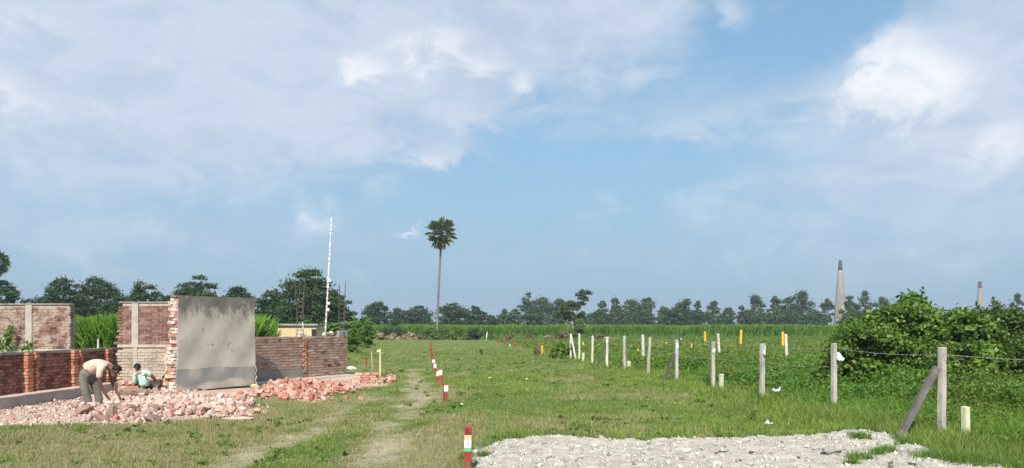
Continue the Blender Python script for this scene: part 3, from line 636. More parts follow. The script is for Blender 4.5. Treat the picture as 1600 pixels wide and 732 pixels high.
tree('leafy_bush', 906, 34, 497, 126, 'bright green bush at the foot of the forked tree', 'bush', leaves=3500)
tree('leafy_bush', 612, 40, 497, 150, 'rounded green bush left of the palm foot among distant trees', 'bush', leaves=2500, mat='leaf_rain')
# shrubs at the field's far edge
GS = 'dry brushwood along the far edge of the plot'
for i, (px, w, tp, d, mt, lb) in enumerate(((572, 26, 518, 117, 'leaf_dry', 'tallest heap of dry straw coloured brush, leftmost in the row'), (594, 28, 520, 116, 'leaf_dry', 'dry brush heap, second in the row from the left'), (618, 28, 521, 116, 'leaf_dry', 'dry brush heap, third in the row from the left'),
        (642, 28, 520, 117, 'leaf_dry', 'dry brush heap, fourth in the row from the left'), (664, 22, 522, 116, 'leaf_brown', 'brown dry brush heap left of the palm foot'),
        (800, 26, 523, 114, 'leaf_brown', 'brown dry mound right of the green bushes'), (829, 20, 523, 114, 'leaf_brown', 'rounded brown mound in the middle of the far edge'), (855, 16, 526, 114, 'leaf_dry', 'small pale dry mound right of the rounded brown one'),
        (879, 28, 519, 115, 'leaf_brown', 'tall brown brush left of the forked tree'), (930, 30, 522, 114, 'leaf_brown', 'brown brush right of the forked tree'), (955, 24, 526, 113, 'leaf_dry', 'low pale brush behind the fence posts'))):
    tree('dry_shrub', px, w, tp - 1, d, lb, 'bush', GS, mat=mt, leaves=1500, nclump=9)
GB = 'green bushes around the foot of the tall palm'
for px, w, tp, d, mt, lb in ((690, 30, 507, 114, 'leaf_bush', 'dark green bush at the palm foot'), (716, 40, 506, 115, 'leaf_bush', 'widest dark green bush right of the palm foot'), (742, 34, 510, 115, 'leaf_rain', 'dark bush, third right of the palm foot'),
                             (672, 24, 511, 120, 'leaf_bright', 'light green bush just left of the palm trunk'), (765, 16, 522, 113, 'leaf_bright', 'small green bush at the right end of the palm bushes')):
    tree('green_shrub', px, w, tp, d, lb, 'bush', GB, mat=mt, leaves=2600, nclump=11)
GN = 'bright green bushes beyond the low brick wall'
for px, w, tp, d, lb in ((553, 34, 497, 62, 'bright green bush right behind the end of the low brick wall'), (575, 30, 505, 66, 'bright green bush under the banana plants'), (548, 26, 512, 52, 'low bright bush touching the wall end'), (416, 34, 494, 44, 'yellow green bush between plastered wall and yellow building')):
    tree('leafy_bush', px, w, tp, d, lb, 'bush', GN, mat='leaf_bright', leaves=4500, nclump=18)

# banana plants
def banana(px, top, d, label, seed):
    x = (px - 800) / F * d; h = (HZ - top) / F * d + EYE; r = random.Random(seed)
    t = tag(empty('banana_plant', (x, d, 0)), label, 'banana plant', 'banana plants near the yellow building')
    mb = MB(); mb.tube([(0, 0, -.05), (.03, 0, h * .3), (0, 0, h * .6)], [.14, .11, .07], 8); mb.build('stem', M['bark_green'], t, smooth=True)
    for k in range(9):
        a = r.uniform(0, 2 * math.pi); ln = h * r.uniform(.4, .55); w = .26 * r.uniform(.8, 1.2); up = r.uniform(.3, 1.0); V_ = []; n = 7
        dv = Vector((math.cos(a), math.sin(a), 0)); sd = Vector((-math.sin(a), math.cos(a), 0)); p = Vector((0, 0, h * .58)); el_ = up * 1.25
        for i in range(n):
            ww = w * math.sin(math.pi * min(1, (i + .6) / (n - .4)) ** .8) + .01
            V_ += [p - sd * ww + Vector((0, 0, -ww * .3)), p, p + sd * ww + Vector((0, 0, -ww * .3))]
            p = p + (dv * math.cos(el_) + Vector((0, 0, math.sin(el_)))) * ln / n; el_ -= .28
        fs = []
        for i in range(n - 1): fs += [(i * 3, i * 3 + 1, i * 3 + 4, i * 3 + 3), (i * 3 + 1, i * 3 + 2, i * 3 + 5, i * 3 + 4)]
        m2 = MB(); m2.add(V_, fs); m2.build('leaf', M['leaf_banana'], t, smooth=True)
M['bark_green'] = mottled('bark_green', (0.10, 0.13, 0.04), (0.22, 0.22, 0.09), 5)
M['leaf_banana'] = leaf_mat('leaf_banana', [(0, (0.07, 0.15, 0.02)), (1, (0.16, 0.26, 0.04))], 0.35, .4, .4)
for i, (px, tp, d, lb) in enumerate(((488, 487, 58, 'banana plant left of the striped pole'), (503, 492, 60, 'banana plant directly behind the striped pole foot'), (520, 489, 58, 'banana plant between the pole and the right rebar cage'),
                                     (558, 478, 72, 'tallest banana plant right of the right rebar cage'), (570, 481, 74, 'banana plant, rightmost of the group'), (545, 487, 70, 'banana plant just right of the wall end'), (472, 493, 60, 'banana plant behind the left rebar cage'))):
    banana(px, tp, d, lb, i + 3)

# fan palms
def palm(x, y, zc, rad, lean, label, seed, trunk_w=.22):
    r = random.Random(seed); t = tag(empty('fan_palm', (x, y, 0)), label, 'palm tree', 'tall fan palms')
    top = Vector((lean, 0, zc - rad * .2)); mb = MB()
    zs = [i / 12 for i in range(13)]
    mb.tube([(lean * (q ** 1.6) , 0, -.1 + (top.z - 2.2) * q) for q in zs], [trunk_w * (1.35 if q < .03 else 1.0 - .25 * q) for q in zs], 10); mb.build('trunk', M['palm_trunk'], t, smooth=True)
    mb = MB(); mb.tube([(lean * .9, 0, top.z - 2.3), (lean, 0, top.z - 1.0), top + Vector((0, 0, .3))], [trunk_w * .8, trunk_w * .85, trunk_w * 1.1], 8); mb.build('trunk_top', M['palm_dark'], t, smooth=True)
    def fan(dirv, L, Rf, mat, nm):
        m2 = MB(); dirv = dirv.normalized(); c = top + dirv * L; m2.tube([top, top + dirv * L * .55 + Vector((0, 0, .05)), c], [.05, .035, .025], 4)
        side = dirv.cross(Vector((r.gauss(0, .3), r.gauss(0, .3), 1))).normalized(); nrm = side.cross(dirv).normalized(); nrm = (nrm * math.cos(r.uniform(-.9, .9)) + side * math.sin(r.uniform(-.9, .9))).normalized(); side = dirv.cross(nrm).normalized()
        ns = 17
        for i in range(ns):
            a = R(-125 + 250 * i / (ns - 1)); u = dirv * math.cos(a) + side * math.sin(a); w = side * math.cos(a) - dirv * math.sin(a); q = Rf * (1 - .18 * abs(a) / 2.2) * r.uniform(.9, 1.08)
            m2.add([c, c + u * q * .6 + w * q * .12 + nrm * .03, c + u * q + nrm * (-.12 * q) + Vector((0, 0, -.06)), c + u * q * .6 - w * q * .12 - nrm * .03], [(0, 1, 2, 3)])
        m2.build(nm, M[mat], t)
    n = 33
    for i in range(n):
        z = 1 - 1.9 * (i + .5) / n; a = i * 2.39996 + r.uniform(-.2, .2); q = math.sqrt(max(0, 1 - z * z)); v = Vector((math.cos(a) * q, math.sin(a) * q, z))
        v.z *= 1.15; fan(v, rad * .46 * r.uniform(.85, 1.15), rad * .42, 'leaf_palm', 'frond')
    for a, z in ((3.3, -1.1), (3.9, -1.3), (4.6, -1.5), (0.4, -1.8), (4.2, -1.9), (5.2, -1.6)):
        fan(Vector((math.cos(a) * .5, math.sin(a) * .5, z)), rad * .62, rad * .3, 'leaf_dead', 'dead_frond')
    return t
palm((683 - 800) / F * 120, 120, 158 / F * 120 + EYE - .1, 3.15, 0.6, 'tall solitary fan palm with a pale bare trunk rising above the field', 11)
palm((-4 - 800) / F * 105, 105, 110 / F * 105 + EYE, 2.4, -0.3, 'fan palm cut by the left edge of the photo', 12)

# bushes at the right: big leaves
def big_bush(cx, cy, w, dpt, h, n, size, mat, label, seed, low=0.05):
    r = random.Random(seed); t = tag(empty('leafy_bush', (cx, cy, 0)), label, 'bush', 'dense bushes beyond the fence on the right'); cl = []; wd = MB()
    for i in range(64):
        a = r.uniform(0, 2 * math.pi); q = r.random() ** .5; dome = math.sqrt(max(0.02, 1 - (q * .90) ** 2)) ** .5; zz = r.uniform(low, 1) * dome; cr = r.uniform(.24, .44)
        p = (math.cos(a) * q * (w / 2 - .25), math.sin(a) * q * (dpt / 2 - .2), max(.15, h * zz - cr * .5)); cl.append(p + (cr, cr, cr * .75))
        if i % 3 == 0: wd.tube([(p[0] * .3, p[1] * .3, -.05), (p[0] * .6, p[1] * .6, p[2] * .5), (p[0], p[1], p[2] + .2)], [.03, .02, .008], 5)
    n = int(n * 1.4); size *= .82
    # shoots sticking out of the outline
    SC = []
    for k in range(26):
        c = cl[r.randrange(len(cl))]; b = Vector(c[:3]) + Vector((r.uniform(-.3, .3), r.uniform(-.3, 0), c[5] * .6)); dv = Vector((r.gauss(0, .35), r.gauss(0, .3), 1)).normalized(); L = r.uniform(.15, .5)
        wd.tube([b, b + dv * L], [.008, .003], 4)
        for q in range(9): SC.append(b + dv * L * q / 8 + Vector([r.gauss(0, .04) for _ in range(3)]))
    C = np.array(SC); U, V_ = rand_axes(len(C), .5); V = leaf_quads(C, U, V_, np.full(len(C), size * 1.5), np.full(len(C), size * .9))
    crown('foliage', cl, n, size, M[mat], t, up=.5, extra=V, vary=True)
    wd.build('stems', M['bark'], t, smooth=True)
big_bush(10.15, 22.0, 2.5, 2.6, 2.1, 15000, .11, 'leaf_bush', 'leftmost big bush beyond the fence, lower, with bright large leaves', 1)
big_bush(11.3, 22.4, 2.4, 3.0, 2.45, 14000, .11, 'leaf_bush', 'second big bush from the left behind the braced fence post', 2)
big_bush(12.5, 23.2, 2.6, 3.0, 2.8, 16000, .115, 'leaf_bush', 'highest big bush with shoots against the sky', 3)
big_bush(14.3, 22.6, 3.0, 3.4, 2.55, 14000, .10, 'leaf_bush2', 'small leaved big bush below the small far chimney', 4) if False else None
M['leaf_bush2'] = leaf_mat('leaf_bush2', [(0, (0.035, 0.08, 0.014)), (0.6, (0.08, 0.15, 0.024)), (1, (0.19, 0.26, 0.06))], .32, .45, .3)
big_bush(13.9, 22.2, 3.0, 3.2, 2.3, 17000, .10, 'leaf_bush2', 'small leaved big bush below the small far chimney', 4)
big_bush(14.4, 19.8, 3.4, 3.0, 2.15, 19000, .085, 'leaf_bush2', 'nearest big bush with small yellowish leaves cut by the right edge', 5)
big_bush(16.2, 23.0, 3.6, 3.0, 2.35, 12000, .12, 'leaf_bush', 'big bush at the right edge behind the nearest one', 6)
big_bush(12.6, 21.6, 2.4, 2.4, 2.25, 11000, .12, 'leaf_bush', 'bush filling the dip in front of the highest big bush', 8)
big_bush(11.9, 20.2, 2.4, 1.6, 1.35, 8000, .11, 'leaf_bush', 'lowest dark bush at the front of the bush row', 7)
# broad leaved young plant by the first white posts
def young_plant(px, py, h, w, n, size, mat, label, cat='plant', name='young_plant'):
    x, y = G(px, py); r = random.Random(px); t = tag(empty(name, (x, y, gz(x, y))), label, cat); wd = MB(); cl = []
    for i in range(7):
        a = r.uniform(0, 6.28); q = r.random(); p = (math.cos(a) * q * w / 2, math.sin(a) * q * w / 2, h * r.uniform(.25, 1) * (1 - .4 * q)); cl.append(p + (w * .16, w * .16, h * .16)); wd.tube([(0, 0, -.02), (p[0] * .5, p[1] * .5, p[2] * .6), p], [.012, .009, .004], 4)
    crown('foliage', cl, n, size, M[mat], t, up=.6); wd.build('stems', M['bark'], t)
young_plant(879, 561, .95, 1.3, 1100, .14, 'leaf_bright', 'broad leaved green plant left of the first white fence posts')
young_plant(838, 557, .62, .35, 120, .09, 'leaf_brown', 'small withered sapling in the open grass')
young_plant(752, 555, .38, .25, 60, .08, 'leaf_rain', 'tiny dark seedling in the open grass')

# ================================================================== chimneys, distant houses
M['chim'] = mottled('chimney_brick', (0.20, 0.165, 0.145), (0.34, 0.29, 0.255), .35, c3=(0.42, 0.37, 0.325), stretch=(1, 1, .25))
M['soot'] = mottled('chimney_soot', (0.05, 0.04, 0.04), (0.15, 0.12, 0.11), .6)
def chimney(px, top, d, wb, wt_, label):
    h = (HZ - top) / F * d + EYE; t = tag(empty('kiln_chimney', ((px - 800) / F * d, d, 0)), label, 'chimney', 'brick kiln chimneys')
    mb = MB(); q = [0, .15, .35, .6, .86]; prof = lambda s: wb * (1 - s) + wt_ * s
    zs = [i / 30 * .86 for i in range(31)]; mb.tube([(0, 0, h * s) for s in zs], [prof(s)  for i, s in enumerate(zs)], 20); mb.build('shaft', M['chim'], t, smooth=True)
    mb = MB(); zs = [.8605 + i / 6 * .1395 for i in range(7)]; n = 20
    mb.tube([(0, 0, h * s) for s in zs] + [(0, 0, h), (0, 0, h - 2)], [prof(s) for s in zs] + [prof(1) * .7, prof(1) * .65], n); mb.build('sooty_top', M['soot'], t, smooth=True)
chimney(1313, 407, 340, 3.2, .62, 'tall tapering brick kiln chimney with a black mouth behind the bushes')
chimney(1531, 440, 520, 3.0, 1.0, 'small far kiln chimney peeping over the big bushes')
M['pink_wall'] = mottled('pink_wall', (0.55, 0.28, 0.22), (0.68, 0.38, 0.30), 1)
M['white_wall'] = mottled('white_wall', (0.62, 0.6, 0.56), (0.8, 0.78, 0.74), 1)
M['roof_grey'] = mottled('roof_grey', (0.2, 0.18, 0.17), (0.36, 0.33, 0.3), 1)
M['dark_open'] = mottled('dark_opening', (0.02, 0.02, 0.02), (0.05, 0.045, 0.04), 1)
M['yellow_wall'] = mottled('yellow_wall', (0.60, 0.46, 0.26), (0.74, 0.60, 0.37), .8, bmp=.1)
M['slab'] = mottled('cement_slab', (0.26, 0.25, 0.24), (0.42, 0.41, 0.39), 2)
def hut(px, d, w, dp, h, wall, roof, label, name='house', gable=True, opening_at=.1, opening_w=.8):
    x = (px - 800) / F * d; t = tag(empty(name, (x, d, 0)), label, 'house'); mb = MB(); mb.box((0, 0, h / 2), (w, dp, h)); mb.build('wall', M[wall], t)
    if gable:
        mb = MB(); e = .25; rz = w * .22; v = [(-w / 2 - e, -dp / 2 - e, h + .003), (w / 2 + e, -dp / 2 - e, h + .003), (w / 2 + e, dp / 2 + e, h + .003), (-w / 2 - e, dp / 2 + e, h + .003), (0, -dp / 2 - e, h + rz), (0, dp / 2 + e, h + rz)]
        mb.add(v, [(0, 3, 2, 1), (0, 1, 4), (1, 2, 5, 4), (2, 3, 5), (3, 0, 4, 5)]); mb.build('roof', M[roof], t)
    else:
        mb = MB(); mb.box((0, 0, h + .06), (w + .3, dp + .3, .11)); mb.build('roof', M[roof], t, bevel=.01)
    mb = MB(); mb.box((w * opening_at - .06, -dp / 2 - .01, h * .45), (opening_w, .04, h * .86)); mb.build('opening_shade', M['dark_open'], t)  # thin dark panel; the shade inside a recess is painted as its colour
    return t
hut(1149, 214, 2.6, 2.5, 2.4, 'pink_wall', 'pink_wall', 'tiny pink hut under the far treeline', name='hut')
hut(1077, 214, 3.6, 2.5, 1.9, 'white_wall', 'white_wall', 'tiny white hut under the far treeline', name='hut')
hut(468.5, 49, 2.75, 2.5, 1.83, 'yellow_wall', 'slab', 'small pale yellow building with flat grey roof behind the low brick wall', gable=False, opening_at=.47, opening_w=.28)
M['window_dummy'] = M['dark_open']

# ================================================================== ruined walls
BR = dict(
 old=island_mat('brick_old', [(0, (0.10, 0.055, 0.05)), (0.4, (0.19, 0.09, 0.075)), (0.8, (0.27, 0.14, 0.11)), (1, (0.34, 0.22, 0.17))], over=(0.46, 0.39, 0.31), over_rng=(0.44, 0.58), over_scale=2.4, over_amt=.8),
 neat=island_mat('brick_neat', [(0, (0.15, 0.075, 0.065)), (0.5, (0.24, 0.12, 0.10)), (1, (0.33, 0.18, 0.15))], over=(0.40, 0.33, 0.27), over_rng=(0.56, 0.72), over_scale=1.6, over_amt=.6),
 red=island_mat('brick_red_shaded', [(0, (0.17, 0.07, 0.055)), (0.5, (0.32, 0.14, 0.10)), (0.9, (0.42, 0.20, 0.145)), (1, (0.28, 0.17, 0.14))], over=(0.17, 0.11, 0.09), over_rng=(0.52, 0.66), over_scale=1.5, over_amt=.75),  # left low wall: shade on its panels is darkened into the brick colour
 orange=island_mat('brick_orange', [(0, (0.42, 0.17, 0.10)), (0.5, (0.55, 0.25, 0.15)), (1, (0.62, 0.33, 0.22))]),  # sunlit tone of the pilasters put into the colour; toothed joint shares it
 brown=island_mat('brick_brown', [(0, (0.30, 0.17, 0.12)), (0.05, (0.07, 0.04, 0.03)), (0.1, (0.32, 0.19, 0.14)), (0.9, (0.42, 0.27, 0.20)), (1, (0.62, 0.46, 0.37))], over=(0.42, 0.32, 0.25), over_rng=(0.42, 0.6), over_scale=2.6, over_amt=.75),
 fresh=island_mat('brick_fresh', [(0, (0.40, 0.15, 0.10)), (0.35, (0.48, 0.22, 0.16)), (0.7, (0.55, 0.33, 0.26)), (1, (0.60, 0.46, 0.38))]),
 pale=island_mat('brick_pale', [(0, (0.20, 0.12, 0.10)), (0.12, (0.34, 0.20, 0.16)), (0.35, (0.50, 0.34, 0.28)), (0.8, (0.62, 0.48, 0.41)), (0.92, (0.70, 0.61, 0.53)), (1, (0.50, 0.17, 0.10))]),
 mortar=mottled('mortar', (0.36, 0.30, 0.25), (0.56, 0.49, 0.42), 6), mortar_dark=mottled('mortar_dark', (0.22, 0.15, 0.12), (0.38, 0.28, 0.22), 6))
M['cope'] = mottled('cement_cope', (0.15, 0.13, 0.115), (0.30, 0.265, 0.23), 5, c3=(0.40, 0.35, 0.30))
M['column'] = mottled('concrete_column', (0.34, 0.31, 0.27), (0.50, 0.46, 0.41), 3)
M['render_old'] = mottled('render_old', (0.36, 0.31, 0.25), (0.52, 0.46, 0.38), 2.5, c3=(0.44, 0.36, 0.29))
M['render_grey'] = mottled('render_grey', (0.20, 0.185, 0.17), (0.31, 0.28, 0.255), 2.5)
class Wall:
    """local frame: s along the wall, t through it (positive = side turned to the camera), z up"""
    def __init__(s, p0, p1, side):
        s.o = Vector((p0[0], p0[1], 0)); d = Vector((p1[0] - p0[0], p1[1] - p0[1], 0)); s.L = d.length; s.u = d / s.L
        s.n = Vector((s.u.y, -s.u.x, 0)) * side; s.rz = math.atan2(s.u.y, s.u.x)
        s.M3 = Matrix((s.u, s.n, (0, 0, 1))).transposed()
    def at(s, a, t, z): return s.o + s.u * a + s.n * t + Vector((0, 0, z))
    def bx(s, mb, a0, a1, t0, t1, z0, z1, jit=0.0, r=random):
        mb.box(s.at((a0 + a1) / 2, (t0 + t1) / 2, (z0 + z1) / 2), (a1 - a0, t1 - t0, z1 - z0), M=s.M3, jit=jit, rnd=r)
def bricks(w, a0, a1, th, z0, z1, seed, t_back=None, jit=.004, rag0=0.0, rag1=0.0, depth_j=.004, missing=0.0, course=.085, bl=.235, top_rag=0.0, endfn=None):
    r = random.Random(seed); mb = MB(); z = z0; i = 0; tb = -th if t_back is None else t_back
    while z + course * .8 < z1:
        a = a0 + (0 if i % 2 else -bl / 2); e0 = a0 - (r.uniform(0, rag0) if rag0 else 0) + (endfn(z) if endfn else 0); e1 = a1 + (r.uniform(0, rag1) if rag1 else 0)
        while a < e1:
            b0, b1 = max(a, e0) + .008, min(a + bl, e1) - .008
            if b1 - b0 > .035 and r.random() > missing and not (top_rag and z > z1 - course * 1.8 and r.random() < top_rag):
                dj = r.uniform(-depth_j, depth_j)
                w.bx(mb, b0, b1, tb, dj, z + .009, z + course - .008, jit, r)
            a += bl
        z += course; i += 1
    return mb
# --- back wall, far left
w = Wall((-17.5, 23.0), (-13.36, 23.0), 1)
t = tag(empty('brick_wall', w.o), 'weathered brick wall with a concrete column at the left edge of the photo', 'wall'); T0 = Matrix.Translation(-w.o)
def part(mb, name, mat, parent, **k):
    o = mb.build(name, mat, parent, **k); o.location = Vector(o.location) - parent.location; return o
H1 = 2.38
mb = MB(); w.bx(mb, 0, w.L - .02, -.24, -.012, 0, H1 - .03); part(mb, 'mortar_bed', BR['mortar'], t)
part(bricks(w, 0, w.L, .24, 1.0, H1 - .05, 1, rag1=.05, t_back=-.252), 'brickwork', BR['old'], t)
mb = MB(); w.bx(mb, 0, w.L + .02, -.26, .03, H1 - .05, H1, .008); part(mb, 'coping', M['cope'], t, bevel=.01)
mb = MB(); w.bx(mb, 0, w.L + .03, -.2, .06, 0, 1.0, .006); part(mb, 'plinth', M['render_old'], t, bevel=.01)
a_c = (45 - 800) / F * 23 + 17.5
mb = MB(); w.bx(mb, a_c - .09, a_c + .11, -.2, .04, 1.0, H1 - .052); part(mb, 'column', M['column'], t, bevel=.01)
mb = MB(); mb.tube([w.at(a_c, -.1, H1 - .1), w.at(a_c + .01, -.1, H1 + .18)], .008, 6); part(mb, 'rebar', M['soot'], t)
# --- back wall behind the crouching person
w = Wall((-11.25, 21.7), (-9.0, 21.5), 1)
t = tag(empty('brick_wall', w.o), 'tall brick wall with ragged left edge behind the crouching person in mint', 'wall'); H2 = 2.39
ef = lambda z: (.10 * math.sin(z * 5) * .4 + .10 * (z - 1.2) if z > 1.2 else -.02 + .04 * math.sin(z * 9))
mb = MB(); w.bx(mb, .16, w.L, -.24, -.012, 0, H2 - .03); part(mb, 'mortar_bed', BR['mortar'], t)
part(bricks(w, 0, w.L, .24, 1.17, H2 - .05, 2, rag0=.1, t_back=-.252, endfn=ef), 'brickwork', BR['neat'], t)
part(bricks(w, 0, w.L, .24, 0, 1.08, 22, rag0=.06, t_back=-.252, depth_j=.006), 'lower_brickwork', island_mat('brick_rendered', [(0, (0.30, 0.24, 0.19)), (1, (0.42, 0.35, 0.28))], over=(0.48, 0.41, 0.33), over_rng=(0.4, 0.55), over_scale=2.5), t)
mb = MB(); w.bx(mb, .02, w.L, -.25, .03, 1.085, 1.165, .005); part(mb, 'ledge', M['render_old'], t, bevel=.008)
mb = MB(); w.bx(mb, .1, w.L, -.26, .025, H2 - .05, H2, .01); part(mb, 'coping', M['cope'], t, bevel=.01)
ac = (209 - 800) / F * 21.6 + 11.25
mb = MB(); w.bx(mb, ac - .08, ac + .12, -.2, .028, 1.167, H2 - .052); w.bx(mb, ac - .05, ac + .09, -.2, .022, 0.1, 1.083); part(mb, 'column', M['column'], t, bevel=.01)
# --- plastered wall
w = Wall((-8.42, 19.1), (-7.10, 21.08), 1)
t = tag(empty('plastered_wall', w.o), 'tall grey plastered wall slab with stained top and broken brick end', 'wall'); H3 = 2.46
mb = MB(); w.bx(mb, .22, w.L - .06, -.26, -.03, 0.05, H3 - .05); part(mb, 'mortar_bed', BR['mortar'], t)
r = random.Random(33)
mb = MB(); z = .02; i = 0
while z < H3 - .07:       # broken brick end
    thick = .27 if z > 1.12 else .40; cb = .082 if z > 1.12 else .088; pos = -.028
    while pos > -thick:
        dw = r.choice([.11, .115, .22]) if z > 1.12 else r.choice([.11, .16, .22]); dw = min(dw, thick + pos + .02)
        st = (.02 * (1 if i % 2 else -1) + r.uniform(-.05, .05)) - (.06 if z < 1.12 else 0)
        if dw > .04: w.bx(mb, st, .5, pos - dw + .008, pos, z + .007, z + cb - .006, .009, r)
        pos -= dw
    z += cb; i += 1
part(mb, 'brick_end', island_mat('brick_end', [(0, (0.42, 0.16, 0.11)), (0.3, (0.58, 0.30, 0.23)), (0.5, (0.72, 0.56, 0.47)), (1, (0.78, 0.66, 0.57))], over=(0.76, 0.66, 0.58), over_rng=(.5, .58), over_scale=5), t)
def sheet(w, L, H, nx, nz, tfront, tback, lf, rf, bf, tf):
    """plaster sheet with ragged edges"""
    mb = MB(); F0 = []; 
    for side in (tfront, tback):
        for j in range(nz + 1):
            for i in range(nx + 1):
                q = i / nx; k = j / nz; z0, z1 = bf(q), tf(q); z = z0 + (z1 - z0) * k; a = lf(k) + (rf(k) - lf(k)) * q
                wob = .012 * math.sin(a * 3.1 + z * 2.3) + .008 * math.sin(a * 7 - z * 5); mb.v.append(tuple(w.at(a, side + wob, z)))
    n = (nx + 1) * (nz + 1); g = lambda i, j, s: s * n + j * (nx + 1) + i
    for j in range(nz):
        for i in range(nx):
            mb.f.append((g(i, j, 0), g(i + 1, j, 0), g(i + 1, j + 1, 0), g(i, j + 1, 0))); mb.f.append((g(i, j, 1), g(i, j + 1, 1), g(i + 1, j + 1, 1), g(i + 1, j, 1)))
    for i in range(nx): mb.f += [(g(i, 0, 0), g(i, 0, 1), g(i + 1, 0, 1), g(i + 1, 0, 0)), (g(i, nz, 0), g(i + 1, nz, 0), g(i + 1, nz, 1), g(i, nz, 1))]
    for j in range(nz): mb.f += [(g(0, j, 0), g(0, j + 1, 0), g(0, j + 1, 1), g(0, j, 1)), (g(nx, j, 0), g(nx, j, 1), g(nx, j + 1, 1), g(nx, j + 1, 0))]
    return mb
def nz1(s, seed): return float(vnoise(np.array([s]), np.array([seed * 3.3]), seed, 3)[0]) - .5
mp_, nt, bs = new_mat('plaster_stained')
tcn = nt.nodes.new('ShaderNodeTexCoord'); sp = nt.nodes.new('ShaderNodeSeparateXYZ'); nt.links.new(tcn.outputs['Object'], sp.inputs[0]); Zs = sp.outputs[2]
c = ramp(nt, tnoise(nt, 1.6, 7, .6), [(0.3, (0.37, 0.33, 0.275)), (0.55, (0.46, 0.42, 0.355)), (0.75, (0.53, 0.485, 0.41))])
streak = tnoise(nt, 2.6, 10, .78, stretch=(1.9, 1.9, .75), dist=.5); topm = mrange(nt, Zs, 1.5, 2.44, 0, .62)
sm = mrange(nt, nmath(nt, 'ADD', streak, nmath(nt, 'MULTIPLY', topm, .5)), .58, .80, 0, .85)
c = mixc(nt, sm, c, (0.125, 0.115, 0.10))
fl = tnoise(nt, 16, 8, .75); c = mixc(nt, mrange(nt, fl, .60, .66, 0, .35), c, (0.66, 0.62, 0.55)); c = mixc(nt, mrange(nt, fl, .36, .31, 0, .5), c, (0.20, 0.18, 0.155))
blot = tnoise(nt, 5, 6, .7, dist=.6); c = mixc(nt, mrange(nt, blot, .62, .75, 0, .45), c, (0.22, 0.20, 0.175))
edge_z = nmath(nt, 'ADD', Zs, nmath(nt, 'MULTIPLY', tnoise(nt, 1.2, 2, .4), .10))
bandm = nmath(nt, 'MULTIPLY', mrange(nt, edge_z, .655, .64, 0, 1), mrange(nt, nmath(nt, 'ADD', Zs, nmath(nt, 'MULTIPLY', tnoise(nt, 1.3, 3, .5), .6)), .46, .56, 0, 1))
bandm = nmath(nt, 'MULTIPLY', bandm, mrange(nt, tnoise(nt, 1.5, 4, .6, stretch=(1, 1, .6)), .36, .5, .45, 1))
c = mixc(nt, nmath(nt, 'MULTIPLY', bandm, .85), c, (0.225, 0.225, 0.225))
nt.links.new(c, bs.inputs['Base Color']); bs.inputs['Roughness'].default_value = .9; bs.inputs['Specular IOR Level'].default_value = .15
bump(nt, bs, tnoise(nt, 6, 9, .7), .5, .02)
mb = sheet(w, w.L, H3, 34, 40, .0, -.03, lambda k: .0 + .07 * k + .03 * nz1(k * 6, 3), lambda k: w.L - .03 - (.10 * max(0, .32 - k)) + .02 * nz1(k * 9, 4) + .03 * math.sin(min(1, k * 1.4) * 3.1),
           lambda q: .03 + .05 * q + .06 * nz1(q * 7, 5) + (.05 if .22 < q < .3 else 0), lambda q: H3 + .015 * nz1(q * 8, 6) - .0 * q)
part(mb, 'plaster', mp_, t)
mb = MB(); r3 = random.Random(12)
for k, (px_h, py_h) in enumerate(((324, 537), (331, 538), (341, 538), (355, 537), (358, 535), (374, 545), (316, 514), (362, 547), (402 - 40, 600), (300, 590))):
    u_ = (px_h - 800) / F; a_ = min(np.linspace(.1, w.L - .1, 300), key=lambda a: abs(w.at(a, 0, 0).x / w.at(a, 0, 0).y - u_)); q_ = w.at(a_, .0, 0); z_ = EYE - (py_h - HZ) / F * q_.y; s_ = r3.uniform(.010, .022)
    mb.box(w.at(a_, .012, z_), (s_ * 1.1, .012, s_ * 1.6), M=w.M3, jit=.006, rnd=r3)
part(mb, 'pock_marks', M['render_grey'], t)
mb = sheet(w, w.L, H3, 12, 14, -.262, -.285, lambda k: .25, lambda k: w.L - .03, lambda q: .05, lambda q: H3 - .02); part(mb, 'rear_plaster', M['render_old'], t)
mb = MB(); w.bx(mb, .02, w.L - .04, -.29, -.031, H3 - .055, H3 - .004, .012, r); part(mb, 'coping', M['cope'], t, bevel=.01)
mb = MB(); w.bx(mb, w.L - .058, w.L - .02, -.28, -.032, .1, H3 - .06, .01, r); part(mb, 'end_plaster', BR['mortar'], t)
for k in range(9): pass
# broken plaster edge standing off the lower right corner
mb = MB(); pr = [w.at(w.L + .02 + .03 * math.sin(i * 1.9), -.01, .06 + i * .055) for i in range(11)]; mb.tube(pr, [.022 + .012 * math.sin(i * 2.3) for i in range(11)], 6); part(mb, 'broken_edge', BR['mortar'], t, smooth=True)
# --- right low wall
w = Wall((-8.0, 21.05), (-5.66, 26.2), 1); H4 = 1.38
t = tag(empty('low_brick_wall', w.o), 'low brown brick wall with toothed joint right of the plastered wall', 'wall')
ju = ((477 - 800) / F); aj = [a for a in np.linspace(0, w.L, 800) if (w.at(a, 0, 0).x / w.at(a, 0, 0).y) > ju][0]
mb = MB(); w.bx(mb, 0, w.L - .02, -.23, -.012, 0, H4 - .03); part(mb, 'mortar_bed', BR['mortar_dark'], t)
part(bricks(w, 0, w.L, .24, 0.02, H4, 7, t_back=-.245, top_rag=.25, jit=.006, depth_j=.004), 'brickwork', BR['brown'], t)
r = random.Random(8); mb = MB(); z = .25; i = 0
while z < H4 - .06: w.bx(mb, aj - (.05 if i % 2 else .11), aj + .02, -.1, .03 + r.uniform(0, .012), z + .01, z + .075, .006, r); z += .085; i += 1
part(mb, 'toothed_joint', BR['orange'], t)
